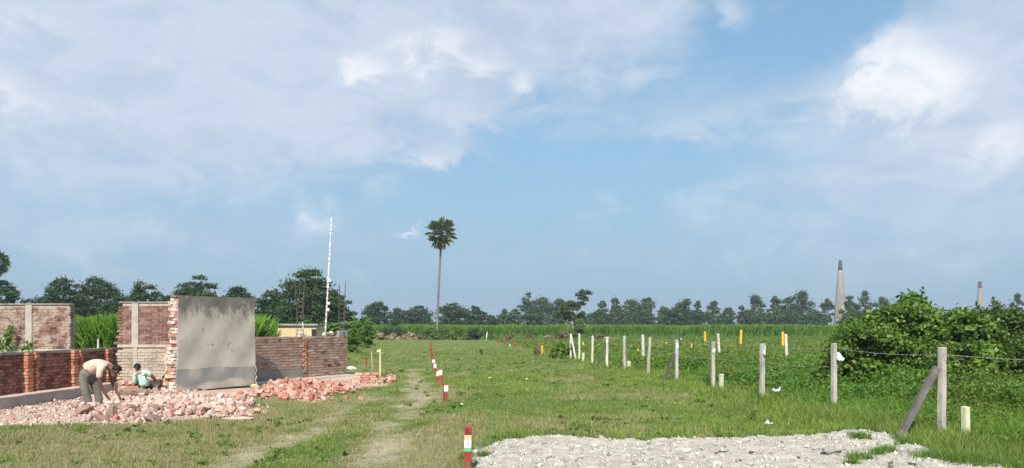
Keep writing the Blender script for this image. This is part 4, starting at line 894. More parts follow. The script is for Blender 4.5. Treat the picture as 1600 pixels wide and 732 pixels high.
mb = sheet(w, 0, 0, 24, 6, .028, .012, lambda k: .1, lambda k: aj - .12 + .05 * nz1(k * 5, 9), lambda q: .0, lambda q: .36 + .05 * nz1(q * 6, 11)); part(mb, 'render_patch', M['render_grey'], t)
mb = MB(); w.bx(mb, -.0, w.L + .1, -.1, .32, -.05, .07, .02, r); part(mb, 'footing', M['render_old'], t, bevel=.02)
WR = w
# rubble, mortar and pale sacks lying on the low wall
mb = MB()
for k in range(7): w.bx(mb, aj - .2 + k * .075, aj - .12 + k * .08, -.18, -.05, H4 - .01, H4 + .03 + .025 * math.sin(k * 1.7 + 1), .012, r)
tag(mb.build('mortar_lump', M['white_wall']), 'white mortar lumps on the low wall at the foot of the left rebar cage', 'mortar')
def cage(wpt, lean, h, label, dark=True):
    t = tag(empty('rebar_cage', wpt), label, 'rebar', 'rebar cages rising from the low wall'); r = random.Random(int(wpt[0] * 10))
    for (ax, ay) in ((-.09, -.09), (.09, -.09), (-.09, .09), (.09, .09)):
        mb = MB(); e = r.uniform(-.05, .05); mb.tube([(ax, ay, 0), (ax + lean * .4, ay, h * .5), (ax + lean + e, ay + e, h * r.uniform(.92, 1.06))], .008, 6); mb.build('rod', M['rust'], t)
    for k in range(11):
        z = .12 + k * .12 * (1 + k * .03); q = z / h * lean
        if z > h * .7: break
        mb = MB(); s = .1; mb.tube([(-s + q, -s, z), (s + q, -s, z + .01), (s + q, s, z), (-s + q, s, z - .01), (-s + q, -s, z)], .005, 5); mb.build('stirrup', M['rust'], t)
    return t
M['rust'] = mottled('rusty_steel', (0.09, 0.075, 0.065), (0.20, 0.16, 0.13), 20)
p = w.at(aj - .12, -.12, H4 - .05); cage(p, .02, 1.78, 'left rebar cage rising from the middle of the low brick wall')
p = w.at(w.L - .18, -.12, H4 - .05); cage(p, .05, 1.85, 'right rebar cage rising from the end of the low brick wall')
mb = MB(); p = w.at(aj - .02, -.05, H4 + .03); mb.tube([p, p + Vector((-.02, 0, .32)), p + Vector((-.04, 0, .42))], [.02, .018, .016], 8)
tag(mb.build('white_pipe', M['white_wall'], smooth=True), 'short white pipe upright beside the left rebar cage', 'pipe')
mb = MB()
for k in range(2):
    for q in range(2): w.bx(mb, w.L - .42 + q * .24, w.L - .2 + q * .235, -.2, -.03, H4 + .003 + k * .09, H4 + .085 + k * .09, .006, r)
tag(mb.build('cement_block', M['slab']), 'grey cement blocks stacked on the right end of the low wall', 'block')
me = rock_mesh(90, 3, (1, .7, .55)); M['sack_cream'] = mottled('sack_cream', (0.62, 0.52, 0.36), (0.78, 0.70, 0.55), 8); M['sack_white'] = mottled('sack_white', (0.7, 0.7, 0.68), (0.88, 0.88, 0.86), 8)
p = w.at(w.L - .78, -.12, H4 + .08); o = link('sack', me, M['sack_cream'], loc=p, rot=(0, 0, w.rz), smooth=True); o.scale = (.34, .3, .3); tag(o, 'cream sack lying on the low wall near its right end', 'sack')
p = w.at(w.L - 1.08, -.12, H4 + .06); o = link('sack', rock_mesh(91, 3, (1, .7, .5)), M['sack_white'], loc=p, rot=(0, 0, w.rz), smooth=True); o.scale = (.26, .26, .24); tag(o, 'small white sack beside the cream sack on the low wall', 'sack')
# --- left low wall with pilasters
w = Wall((-12.45, 13.5), (-11.72, 22.9), 1); H5 = 1.05
t = tag(empty('low_brick_wall', w.o), 'low red brick wall coloured shade-dark, its pilasters coloured sunlit orange, running away at the left', 'wall')
mb = MB(); w.bx(mb, 0, w.L, -.22, -.03, 0, H5 - .05); part(mb, 'mortar_bed', BR['mortar_dark'], t)
part(bricks(w, 0, w.L, .24, 0.0, H5 - .06, 12, t_back=-.24, jit=.010, depth_j=.022, missing=.02, bl=.22, course=.08), 'brickwork', BR['red'], t)
mb = MB(); r = random.Random(6); a = 0
while a < w.L: e = min(w.L, a + .5); w.bx(mb, a, e - .003, -.27, .05, H5 - .065, H5 + r.uniform(-.005, .01), .009, r); a = e
part(mb, 'coping', M['cope'], t)
def at_px(px):
    for a in np.linspace(0, w.L, 1500):
        q = w.at(a, 0, 0)
        if q.x / q.y > (px - 800) / F: return a
    return w.L
for px, wd_, pj in ((38, .2, .17), (53, .12, .10), (111, .2, .15), (123, .11, .09), (166, .24, .13), (5, .0, 0)):
    if not wd_: continue
    a0 = at_px(px); mb = MB(); z = 0; i = 0
    while z < H5 - .075:
        w.bx(mb, a0 - wd_ / 2 + r.uniform(-.015, .015), a0 + wd_ / 2, -.01, pj + r.uniform(-.018, .018), z + .007, z + .073, .008, r); z += .08; i += 1
    part(mb, 'pilaster', BR['orange'], t)
# --- fallen plinth beam with pinkish brick dust on it
w = Wall((-10.25, 15.0), (-10.2, 19.4), 1); t = tag(empty('concrete_beam', w.o), 'long grey concrete beam dusted pink lying in front of the red low wall', 'beam')
mb = sheet(w, 0, 0, 40, 3, .16, -.16, lambda k: .02 * math.sin(k * 7), lambda k: w.L, lambda q: .0, lambda q: .215 + .012 * nz1(q * 12, 21)); part(mb, 'beam', M['beam'] if 'beam' in M else mottled('beam_grey', (0.30, 0.26, 0.23), (0.46, 0.41, 0.36), 2.5), t)
mb = sheet(w, 0, 0, 40, 1, .175, -.175, lambda k: -.03, lambda k: w.L, lambda q: .218 + .01 * nz1(q * 12, 21) - .05 * max(0, nz1(q * 16, 23)), lambda q: .245 + .02 * nz1(q * 20, 22)); part(mb, 'dust_layer', mottled('pink_dust', (0.46, 0.30, 0.24), (0.58, 0.41, 0.34), 6), t)
# loose vine on the leftmost wall
def vine(x, y, z, h, n, label, seed):
    r = random.Random(seed); t = tag(empty('climbing_plant', (x, y, z)), label, 'plant'); wd = MB(); pts = [Vector((0, 0, 0))]; C = []
    for i in range(8): pts.append(pts[-1] + Vector((r.uniform(-.02, .07), r.uniform(-.01, .01), h / 8)))
    wd.tube(pts, [.012 - .001 * i for i in range(9)], 5); wd.build('stem', M['bark_green'], t)
    for i in range(n):
        q = r.random() ** 1.5; p = pts[int(q * 8)]; s = .22 * (1 - q) + .05; C.append((p.x + r.gauss(0, s * .6), p.y - abs(r.gauss(0, .05)), p.z + r.gauss(0, .05) + .04))
    C = np.array(C); U, V_ = rand_axes(len(C), .2); s = np.full(len(C), .11); V = leaf_quads(C, U, V_, s * 1.2, s)
    np_mesh('foliage', V.reshape(-1, 3), np.arange(len(V) * 4).reshape(-1, 4), M['leaf_bright'], t)
vine((10 - 800) / F * 22.7, 22.72, .98, .75, 85, 'green climbing plant growing up the leftmost brick wall', 3)
vine((40 - 800) / F * 22.7, 22.72, 1.0, .14, 40, 'low leafy plant on the ledge of the leftmost wall', 4)

# ================================================================== brick rubble
def broken_brick(seed, cut):
    r = random.Random(seed); bm = bmesh.new(); bmesh.ops.create_cube(bm, size=1)
    for v in bm.verts: v.co.x *= .225; v.co.y *= .11; v.co.z *= .07
    if cut:
        nrm = Vector((1, r.uniform(-.6, .6), r.uniform(-.5, .5))).normalized(); g = bm.verts[:] + bm.edges[:] + bm.faces[:]
        res = bmesh.ops.bisect_plane(bm, geom=g, plane_co=Vector((r.uniform(-.05, .06), 0, 0)), plane_no=nrm, clear_outer=True)
        ed = [e for e in res['geom_cut'] if isinstance(e, bmesh.types.BMEdge)]
        if ed: bmesh.ops.edgeloop_fill(bm, edges=ed)
    bmesh.ops.recalc_face_normals(bm, faces=bm.faces)
    bmesh.ops.bevel(bm, geom=bm.edges[:], offset=.005, segments=1, affect='EDGES')
    for v in bm.verts: v.co += Vector([r.uniform(-.004, .004) for _ in range(3)])
    me = bpy.data.meshes.new('brick'); bm.to_mesh(me); bm.free(); return me
def obj_rand_mat(name, stops, dust):
    m, nt, bs = new_mat(name); oi = nt.nodes.new('ShaderNodeObjectInfo'); c = ramp(nt, oi.outputs['Random'], stops)
    c = mixc(nt, mrange(nt, tnoise(nt, 12, 6, .7), .42, .62, 0, .7), c, dust); nt.links.new(c, bs.inputs['Base Color']); bs.inputs['Roughness'].default_value = .95; bs.inputs['Specular IOR Level'].default_value = .1
    bump(nt, bs, tnoise(nt, 40, 7, .7), .4, .01); return m
M['rb_fresh'] = obj_rand_mat('loose_brick_fresh', [(0, (0.40, 0.13, 0.085)), (.4, (0.46, 0.19, 0.13)), (.75, (0.52, 0.29, 0.22)), (1, (0.58, 0.43, 0.34))], (0.56, 0.38, 0.31))
M['rb_pale'] = obj_rand_mat('loose_brick_pale', [(0, (0.34, 0.16, 0.12)), (.3, (0.50, 0.33, 0.27)), (.8, (0.62, 0.48, 0.41)), (1, (0.50, 0.16, 0.09))], (0.63, 0.50, 0.43))
M['rb_brown'] = obj_rand_mat('chunk_brown', [(0, (0.20, 0.12, 0.10)), (1, (0.34, 0.22, 0.18))], (0.44, 0.32, 0.27))
protoF = [broken_brick(i, i % 3 != 0) for i in range(12)]; protoP = [m_.copy() for m_ in protoF]
for m_ in protoF: m_.materials.append(M['rb_fresh'])
for m_ in protoP: m_.materials.append(M['rb_pale'])
def drop(me, x, y, dz, label, group, rot=None, name='brick', cat='brick', sc=1.0):
    o = bpy.data.objects.new(name, me); COL.objects.link(o); o.location = (x, y, gz(x, y) + dz)
    o.rotation_euler = rot or (rnd.gauss(0, .45), rnd.gauss(0, .45), rnd.uniform(0, 6.28)); o.scale = (sc, sc, sc)
    tag(o, label, cat, group); return o
r = random.Random(51)
for k in range(120):        # heap in front of the low wall
    q = r.random()
    if q < .62: x, y = r.gauss(-5.25, .48), r.gauss(17.6, .4)
    else: x, y = r.gauss(-4.4, .33), r.gauss(18.6, .5)
    drop(protoF[k % 12], x, y, .03 + r.uniform(-.01, .05), 'loose red brick in the heap before the low brown wall', 'bricks heaped before the low brown wall')
for k in range(120):        # spread in front of the plastered wall
    q = r.random(); x, y = (r.gauss(-6.6, .8), r.gauss(15.2, .6)) if q < .75 else (r.gauss(-5.4, .4), r.gauss(14.6, .35))
    if poly_sd(np.array([x]), np.array([y]), DUST)[0] > 0: continue
    drop(protoP[k % 12], x, y, .02 + r.uniform(-.01, .04), 'pale dusty brick piece in the rubble spread before the plastered wall', 'broken bricks before the plastered wall')
# neat stack
cx, cy = G(577, 597.5); n_st = 0
for lay, (cols, off) in enumerate(((4, -.02), (4, .03), (3, .0), (3, .06))):
    for c_ in range(cols):
        for dd in range(2):
            o = bpy.data.objects.new('brick', protoF[(n_st * 3 % 4) * 3]); COL.objects.link(o); n_st += 1
            o.location = (cx - .38 + off + c_ * .245 + r.uniform(-.015, .015), cy + dd * .125 + r.uniform(-.01, .01), gz(cx, cy) + .036 + lay * .0745); o.rotation_euler = (0, 0, r.uniform(-.06, .06))
            tag(o, 'red brick laid in the small stack at the right of the rubble', 'brick', 'bricks of the small stack')
for k in range(16):
    x, y = G(r.uniform(598, 618), r.uniform(592, 599)); drop(protoF[k % 12], x, y, .035 + (k % 2) * .05, 'loose brick spilled at the right foot of the brick stack', 'bricks spilled beside the stack')
# large chunks by the bending man and a few loose slabs
chunks = [(128, 646, .42, 'flat brown chunk of masonry left of the bending man'), (175, 650, .40, 'pale brown chunk just right of the man\'s feet'), (205, 641, .36, 'tilted dark chunk at the bending man\'s hand'),
          (186, 640, .26, 'rounded brown chunk the bending man reaches for'), (224, 648, .34, 'wedge shaped chunk right of the man'), (243, 641, .3, 'tilted pink slab, middle of the rubble'), (238, 655, .42, 'long low chunk at the front rubble edge'),
          (272, 636, .26, 'square grey chunk in the rubble before the wall end'), (160, 655, .3, 'pinkish chunk at the grass edge before the man'), (331, 630, .26, 'upright pale chunk below the plastered wall')]
for i, (px, py, s, lb) in enumerate(chunks):
    x, y = G(px, py + 4); me = rock_mesh(200 + i, 2, (1, .7, .42)); o = link('masonry_chunk', me, M['rb_brown'], loc=(x, y, gz(x, y) + s * .14), rot=(r.gauss(0, .35), r.gauss(0, .35), r.uniform(0, 6))); o.scale = (s, s, s); tag(o, lb, 'masonry chunk', 'large chunks in the rubble')
x, y = G(370, 655); me = rock_mesh(230, 2, (1.7, .5, .2)); o = link('masonry_chunk', me, M['rb_pale'], loc=(x, y, gz(x, y) + .03), rot=(0, 0, .15)); o.scale = (.36, .36, .36); tag(o, 'long flat pink slab at the right tip of the rubble', 'masonry chunk', 'large chunks in the rubble')
x, y = G(285, 637); o = drop(protoF[0], x, y, .06, 'single bright orange red brick standing out of the pale rubble', 'x', rot=(.2, .5, .8), sc=1.1); del o['group']
o.data = protoF[0].copy(); o.data.materials.clear(); o.data.materials.append(mottled('brick_bright', (0.5, 0.14, 0.07), (0.66, 0.24, 0.13), 8))
# shards
def shards(n, gen, smin, smax, mat, label, name='brick_shards', flat=.5):
    xy = gen(n); x, y = xy; k = poly_sd(x, y, DUST) < rng.normal(-.02, .14, len(x)); x, y = x[k], y[k]; s = np.clip(rng.lognormal(math.log((smin * smax) ** .5), .5, len(x)), smin, smax)
    o = scatter(name, np.stack([x, y, ground_z(x, y) + s * .18], 1), s, BOX_V, BOX_F, mat, (1, .7, .45), .22, flat); return tag(o, label, 'rubble', kind='stuff')
shards(1900, lambda n: (rng.normal(-6.6, 1.0, n), rng.normal(15.3, .85, n)), .03, .13, BR['pale'], 'small pale brick fragments spread before the plastered wall')
shards(3800, lambda n: (rng.uniform(-13, -5.2, n), rng.uniform(12.3, 16.5, n)), .012, .065, BR['pale'], 'fine pinkish brick fragments around the bending man')
shards(900, lambda n: (rng.uniform(-11, -8, n), rng.uniform(16, 20.5, n)), .02, .12, BR['pale'], 'brick fragments between the walls around the crouching people')
shards(1700, lambda n: (rng.normal(-5.0, .6, n), rng.normal(17.9, .65, n)), .04, .15, BR['fresh'], 'reddish brick fragments in the heap before the low brown wall')
shards(500, lambda n: (rng.uniform(-5.8, -3.6, n), rng.uniform(16.7, 23.5, n)), .02, .1, BR['fresh'], 'brick crumbs strewn around the brick heap and stack')
# earth pile behind the man
x, y = G(205, 622); me = rock_mesh(240, 3, (1.3, .7, .5)); o = link('earth_pile', me, mottled('earth_brown', (0.20, 0.13, 0.09), (0.36, 0.25, 0.18), 9), loc=(x, y, gz(x, y) + .03), smooth=False); o.scale = (.7, .7, .6); tag(o, 'low pile of brown earth in front of the crouching person', 'earth pile')
# ledge of bricks under the crouching person
mb = MB(); r2 = random.Random(9)
for k in range(7):
    p = P(190 + k * 5.5, 606, 19.8); mb.box((p.x, p.y, .2 + .03 * (k % 2)), (.11, .22, .09), r2.uniform(-.2, .2), jit=.012, rnd=r2); mb.box((p.x, p.y, .1), (.11, .22, .09), r2.uniform(-.2, .2), jit=.012, rnd=r2)
tag(mb.build('brick_footing', BR['fresh']), 'short row of pale bricks left of the crouching person', 'footing')

# ================================================================== pegs, posts and fence
M['red_paint'] = mottled('red_paint', (0.30, 0.035, 0.035), (0.42, 0.06, 0.06), 14, rough=.7, bmp=.15)
M['orange_band'] = mottled('saffron_band', (0.78, 0.50, 0.26), (0.84, 0.58, 0.32), 20, bmp=0); M['white_band'] = mottled('white_band', (0.78, 0.80, 0.80), (0.86, 0.87, 0.87), 20, bmp=0); M['green_band'] = mottled('green_band', (0.10, 0.42, 0.20), (0.14, 0.50, 0.26), 20, bmp=0)
M['ink'] = mottled('ink', (0.08, 0.10, 0.16), (0.16, 0.18, 0.24), 30, bmp=0)
M['yellow_paint'] = mottled('yellow_paint', (0.78, 0.42, 0.03), (0.85, 0.52, 0.06), 6, bmp=.1); M['cream_paint'] = mottled('cream_paint', (0.56, 0.56, 0.34), (0.80, 0.80, 0.62), 5, bmp=.2)
M['white_paint'] = mottled('whitewash', (0.55, 0.50, 0.42), (0.78, 0.74, 0.66), 5, bmp=.2); M['post_old'] = mottled('post_concrete', (0.33, 0.29, 0.25), (0.56, 0.50, 0.45), 7, c3=(0.64, 0.58, 0.53), stretch=(1, 1, .35))
def post_mat(name, c1, c2, c3, dirt):
    m, nt, bs = new_mat(name); oi = nt.nodes.new('ShaderNodeObjectInfo'); tcn = nt.nodes.new('ShaderNodeTexCoord'); va = nt.nodes.new('ShaderNodeVectorMath'); va.operation = 'ADD'
    sc_ = nt.nodes.new('ShaderNodeVectorMath'); sc_.operation = 'SCALE'; nt.links.new(oi.outputs['Location'], sc_.inputs[0]); sc_.inputs['Scale'].default_value = 3.1
    nt.links.new(tcn.outputs['Object'], va.inputs[0]); nt.links.new(sc_.outputs[0], va.inputs[1])
    def nz(scale, det, st=None):
        n = nt.nodes.new('ShaderNodeTexNoise'); n.inputs['Scale'].default_value = scale; n.inputs['Detail'].default_value = det; n.inputs['Roughness'].default_value = .7
        v = va.outputs[0]
        if st: mp = nt.nodes.new('ShaderNodeMapping'); mp.inputs['Scale'].default_value = st; nt.links.new(v, mp.inputs[0]); v = mp.outputs[0]
        nt.links.new(v, n.inputs['Vector']); return n.outputs['Fac']
    c = ramp(nt, nz(7, 7, (1, 1, .3)), [(.3, c1), (.5, c2), (.7, c3)]); sp = nt.nodes.new('ShaderNodeSeparateXYZ'); nt.links.new(tcn.outputs['Object'], sp.inputs[0])
    c = mixc(nt, mrange(nt, nmath(nt, 'ADD', sp.outputs[2], nmath(nt, 'MULTIPLY', nz(5, 4), .35)), .42, .12, 0, .75), c, dirt)
    c = mixc(nt, mrange(nt, nz(11, 6), .58, .7, 0, .6), c, tuple(q * .35 for q in c2)); nt.links.new(c, bs.inputs['Base Color']); bs.inputs['Roughness'].default_value = .9; bs.inputs['Specular IOR Level'].default_value = .15
    bump(nt, bs, nz(28, 7), .6, .012); return m
M['post'] = post_mat('post_weathered', (0.30, 0.26, 0.225), (0.50, 0.45, 0.40), (0.62, 0.57, 0.52), (0.16, 0.15, 0.09))
M['white_paint'] = post_mat('whitewash_worn', (0.42, 0.37, 0.30), (0.66, 0.61, 0.52), (0.80, 0.76, 0.68), (0.25, 0.22, 0.15))
M['cream_paint'] = post_mat('cream_worn', (0.45, 0.43, 0.27), (0.64, 0.63, 0.42), (0.80, 0.80, 0.60), (0.26, 0.24, 0.13))
M['red_paint'] = post_mat('red_worn', (0.24, 0.03, 0.03), (0.34, 0.045, 0.045), (0.44, 0.08, 0.07), (0.22, 0.13, 0.09))
M['yellow_paint'] = post_mat('yellow_worn', (0.66, 0.34, 0.03), (0.78, 0.44, 0.04), (0.85, 0.55, 0.08), (0.4, 0.27, 0.08))
M['brace'] = mottled('brace_dark', (0.055, 0.05, 0.045), (0.15, 0.135, 0.12), 6); M['brace_grey'] = mottled('brace_grey', (0.09, 0.08, 0.075), (0.22, 0.20, 0.185), 6)  # braces get a darker concrete tone than the posts
M['orange_peg'] = mottled('orange_paint', (0.75, 0.36, 0.05), (0.85, 0.45, 0.1), 9, bmp=0)
def peg(px, base, top, wpx, mat, label, group, name='marker_peg', sticker=False, rz=.12, cat='marker post'):
    x, y = G(px, base); h = (base - top) / F * y; wd = wpx / F * y; t = tag(empty(name, (x, y, gz(x, y)), rz), label, cat, group); t.rotation_euler = (rnd.gauss(0, .025), rnd.gauss(0, .03), rz + rnd.gauss(0, .12))
    mb = MB(); mb.box((0, 0, h / 2 - .04), (wd, wd * .9, h + .08), jit=wd * .04, rnd=rnd); mb.build('post', M[mat], t, bevel=min(.006, wd * .08))
    if sticker:
        f = -wd * .45 - .003; s0 = h * .62 if sticker is True else sticker; ht = .185 * (wd / .075) if sticker is True else .16
        z1 = h - (.085 if px == 730 else .01); bands = ((0, .30, 'orange_band', 'saffron_band'), (.30, .76, 'white_band', 'white_band'), (.76, 1, 'green_band', 'green_band')) if px == 730 else ((0, .12, 'orange_band', 'saffron_band'), (.12, .85, 'white_band', 'white_band'), (.85, 1, 'green_band', 'green_band'))
        for a, b, mt, nm in bands:
            mb = MB(); mb.box((0, f, z1 - ht * (a + b) / 2), (wd * 1.03, .004, ht * (b - a))); mb.build(nm, M[mt], t)
        if px == 730:
            mb = MB(); zc = z1 - ht * .50; f2 = f - .0035
            mb.tube([(math.cos(q) * .008, f2, zc + math.sin(q) * .006) for q in np.linspace(0, 2 * math.pi, 13)], .0014, 4, cap=False)
            for k in range(6): mb.box((-.009 + k * .0036, f2, zc - .014), (.0022, .001, .0024))
            for q in range(4): a = q * math.pi / 4; mb.tube([(-math.cos(a) * .007, f2, zc - math.sin(a) * .005), (math.cos(a) * .007, f2, zc + math.sin(a) * .005)], .0008, 4)
            mb.build('emblem', M['ink'], t)
    return t
RG = 'red marker pegs in a row across the grass'
peg(730, 736, 667, 10.5, 'red_paint', 'nearest red marker peg with a saffron white and green sticker beside the gravel', RG, sticker=True, rz=.04)
peg(695.7, 628.7, 600, 6.2, 'red_paint', 'second nearest red marker peg with a white topped sticker', RG, sticker=.1)
peg(688.4, 602, 576.5, 5.4, 'red_paint', 'right hand peg of the close pair of red marker pegs', RG, sticker=.1)
peg(683.6, 598, 579, 4.4, 'red_paint', 'left hand peg of the close pair of red marker pegs', RG, sticker=.1)
peg(680, 584, 568, 4, 'red_paint', 'fifth red marker peg from the camera, white on top', RG, sticker=.1)
peg(677.2, 576.5, 561.5, 3.6, 'red_paint', 'sixth red marker peg from the camera', RG, sticker=.1)
peg(675.2, 565, 551, 3.1, 'red_paint', 'seventh red marker peg from the camera', RG)
peg(673.6, 557, 543, 2.8, 'red_paint', 'eighth red marker peg from the camera', RG)
peg(672.4, 547, 534, 2.4, 'red_paint', 'farthest red marker peg of the row', RG)
RB = 'red pegs scattered beyond the open grass'
for px, b, tp, lb in ((868, 560, 547, 'red peg left of the broad leaved plant'), (839.6, 550, 538, 'red peg left of the bright yellow post'), (817.9, 546, 537.5, 'red peg beyond the withered sapling'), (801.8, 542.5, 533.5, 'red peg in front of the brown mound'),
                      (789.4, 540, 532.5, 'faint red peg before the dry mound'), (777.6, 537, 530, 'farthest faint red peg at the field edge'), (573, 572.5, 559.5, 'red peg left of the thin stakes near the brick stack')):
    peg(px, b, tp, 2.6, 'red_paint', lb, RB)
YG = 'yellow painted marker posts in the field'
for px, b, tp, w_, lb in ((847, 553, 539.5, 3, 'bright yellow post in the open grass left of the fence'), (1101.5, 536, 518, 3.4, 'yellow post in the field, middle of the three far ones'), (1156.8, 540, 516.4, 3.8, 'slightly leaning yellow post in the field'), (1223, 543, 518.6, 4.2, 'yellow post standing close to a white post')):
    peg(px, b, tp, w_ * .85, 'yellow_paint', lb, YG)
for px, b, tp, w_, lb in ((1080, 545.5, 537, 2.2, 'small orange peg between fence posts in the field'), (1041, 541, 534.5, 2.0, 'tiny orange peg left of the small orange one'), (997, 550.5, 545.5, 2.6, 'short orange peg just left of a tall white post'), (911, 541, 534.5, 2.4, 'tiny orange peg behind the first fence posts'), (934.6, 542, 537.5, 1.8, 'faint orange peg between the third and fourth fence posts'), (1163, 551, 546.5, 2.4, 'tiny yellow peg below the leaning yellow post')):
    peg(px, b, tp, w_, 'orange_peg', lb, 'tiny orange pegs in the field')
TW = 'tall whitewashed posts behind the fence'
for px, b, tp, w_, lb in ((1004.9, 560.5, 523, 4.0, 'tall white post behind the fence left of the leaning fence post'), (1123.9, 556, 521.8, 3.6, 'tall white post behind the fence right of a stickered fence post'), (1228.8, 561, 522, 3.8, 'tall white post right beside a yellow post')):
    peg(px, b, tp, w_, 'white_paint', lb, TW)
SW = 'short cream marker pegs along the fence'
for px, b, tp, w_, lb in ((911, 565.5, 551, 3.6, 'short cream peg beside the second fence post from the far end'), (982, 576.5, 564, 4.8, 'short cream peg between two middle fence posts'), (1126.8, 610.5, 584, 6, 'short cream peg right of the stickered fence post'), (1509, 687, 634, 10, 'largest cream peg at the lower right in tall grass')):
    peg(px, b, tp, w_, 'cream_paint', lb, SW, rz=.35)
peg(800.5, 543, 538, 1.8, 'white_paint', 'x', RB) if False else None
peg(796.5, 542.5, 538, 2.0, 'cream_paint', 'tiny cream peg between two faint red pegs', 'tiny cream pegs in the field'); peg(1064, 533, 528.5, 1.6, 'cream_paint', 'tiny cream peg far out in the field beyond the fence', 'tiny cream pegs in the field')
# fence posts: (px, base, top, lean at top m, brace dx px, label)
FG = 'concrete posts of the wire fence'
fence = [(1471, 684, 542, 'nearest concrete fence post with a leaning brace', .02), (1303, 641, 537, 'second nearest fence post with white rag tied to it', .0), (1191, 624, 538, 'third nearest fence post with a torn rag near its top', .0), (1114, 609, 533.5, 'fourth nearest fence post with a small pale sticker', .0),
         (1057, 597, 531, 'fifth nearest fence post with white sticker and dark brace', .0), (1012, 588, 527.5, 'sixth nearest fence post, leaning slightly right', .08), (975.3, 580, 526, 'seventh nearest fence post, straight and unbraced', .0), (948, 573.5, 526, 'eighth nearest fence post with thin dark brace', .02),
         (925, 568, 524, 'ninth nearest fence post, pale and straight', .03), (905, 563.5, 521.5, 'second farthest fence post beside a short cream peg', .0), (891.5, 561.5, 522.5, 'farthest fence post, crossed by a leaning one', .0)]
FP = []
for i, (px, b, tp, lb, ln) in enumerate(fence):
    x, y = G(px, b); h = (b - tp) / F * y; z0 = gz(x, y); rz = .42 if i < 3 else .25; FP.append((x, y, z0, h))
    t = tag(empty('fence_post', (x, y, z0), rz), lb, 'fence post', FG); wd = .088
    mb = MB(); n = 6; c = [((0 + ln * (k / n)), 0, -.1 + (h + .1) * k / n) for k in range(n + 1)]
    for k in range(n + 1):
        s = wd / 2 * (1.04 - .06 * k / n); q = .005 * math.sin(k * 2 + i); mb.v += [(c[k][0] + sx_ * s * rnd.uniform(.93, 1.05) + q, sy_ * s * rnd.uniform(.93, 1.05), c[k][2] + (.004 * sx_ if k == n else 0)) for sx_, sy_ in ((-1, -1), (1, -1), (1, 1), (-1, 1))]
    for k in range(n):
        for q in range(4): mb.f.append((k * 4 + q, k * 4 + (q + 1) % 4, k * 4 + 4 + (q + 1) % 4, k * 4 + 4 + q))
    mb.f += [(3, 2, 1, 0), (n * 4, n * 4 + 1, n * 4 + 2, n * 4 + 3)]; mb.build('post', M['post'] if i < 7 else M['post_pale'] if 'post_pale' in M else M['white_paint'], t, bevel=.007)
    def brace(bx_px, by, tx_px, ty, mt):
        gx_, gy_ = G(bx_px, by); p0 = Vector((gx_, y + .0, -.06)); p1 = P(tx_px, ty, y)
        p0.x = (bx_px - 800) / F * y; d_ = (p1 - p0); mb = MB(); L = d_.length; ct = d_.normalized(); sd = Vector((0, 1, 0)); up = ct.cross(sd)
        Mx = Matrix((ct, sd, up)).transposed(); o_ = t.location; mb.box((p0 + p1) / 2 - Vector(o_), (L, .085, .085), M=Mx)
        ob = mb.build('brace', M[mt], t, bevel=.006); ob.rotation_euler = (0, 0, -rz); return ob
    if i == 0: brace(1402, 672, 1464, 574, 'brace_grey')
    if i == 4: brace(1036, 597, 1054, 552, 'brace')
    if i == 7: brace(932, 575, 947, 536, 'brace')
    if i in (4, 3, 7):
        mb = MB(); zz = h * (.86 if i != 3 else .82); mb.box((0.004, -wd / 2 - .006, zz), (wd * .9, .005, .16 if i != 3 else .10)); mb.build('sticker', M['white_band'], t)
    if i == 3:
        mb = MB(); mb.box((0.004, -wd / 2 - .006, h * .82 - .07), (wd * .9, .005, .035)); mb.build('green_sticker_band', M['green_band'], t)
# crossed leaning post at the far end
x, y = G(894, 562); t = tag(empty('fence_post', (x, y - .15, gz(x, y)), 0), 'leaning whitewashed post crossing the farthest fence post', 'fence post', FG)
mb = MB(); Mx = Matrix.Rotation(R(-13), 3, 'Y'); mb.box((.05, 0, .65), (.09, .09, 1.45), M=Matrix.Rotation(R(-11), 3, 'Y')); mb.build('post', M['white_paint'], t, bevel=.006)
# rags
def rag(c, pts, mat, label, th=.006):
    bm = bmesh.new(); vs = [bm.verts.new(p) for p in pts]; bm.faces.new(vs); bmesh.ops.triangulate(bm, faces=bm.faces); bmesh.ops.subdivide_edges(bm, edges=bm.edges[:], cuts=3, use_grid_fill=True)
    r = random.Random(len(label)); 
    for v in bm.verts: v.co += Vector((r.uniform(-.008, .008), r.uniform(-.025, .025), r.uniform(-.008, .008)))
    me = bpy.data.meshes.new('rag'); bm.to_mesh(me); bm.free(); o = link('rag', me, M[mat], loc=c, smooth=True); m = o.modifiers.new('s', 'SOLIDIFY'); m.thickness = th; tag(o, label, 'rag'); return o
M['cloth_white'] = mottled('cloth_white', (0.72, 0.74, 0.76), (0.88, 0.89, 0.9), 10, bmp=.1); M['cloth_blue'] = mottled('plastic_blue', (0.42, 0.62, 0.68), (0.66, 0.80, 0.84), 10, bmp=.1)
p = P(1307, 553, FP[1][1] - .03); rag(p, [(0, 0, .02), (.05, 0, .03), (.14, -.03, -.10), (.09, 0, -.13), (.10, 0, -.17), (.02, 0, -.12)], 'cloth_white', 'white rag hanging from the second nearest fence post')
mb = MB(); p = P(1307, 560, FP[1][1] - .02); mb.box((p.x, p.y, p.z - .02), (.018, .02, .2)); tag(mb.build('strap', M['soot']), 'dark strap below the white rag on the fence post', 'strap')
p = P(1194, 545, FP[2][1] - .07); rag(p, [(0, 0, .06), (.03, 0, .06), (.03, -.02, -.14), (-.0, 0, -.16), (-.035, 0, -.1), (0, 0, -.02)], 'cloth_white', 'torn white rag on the third nearest fence post')
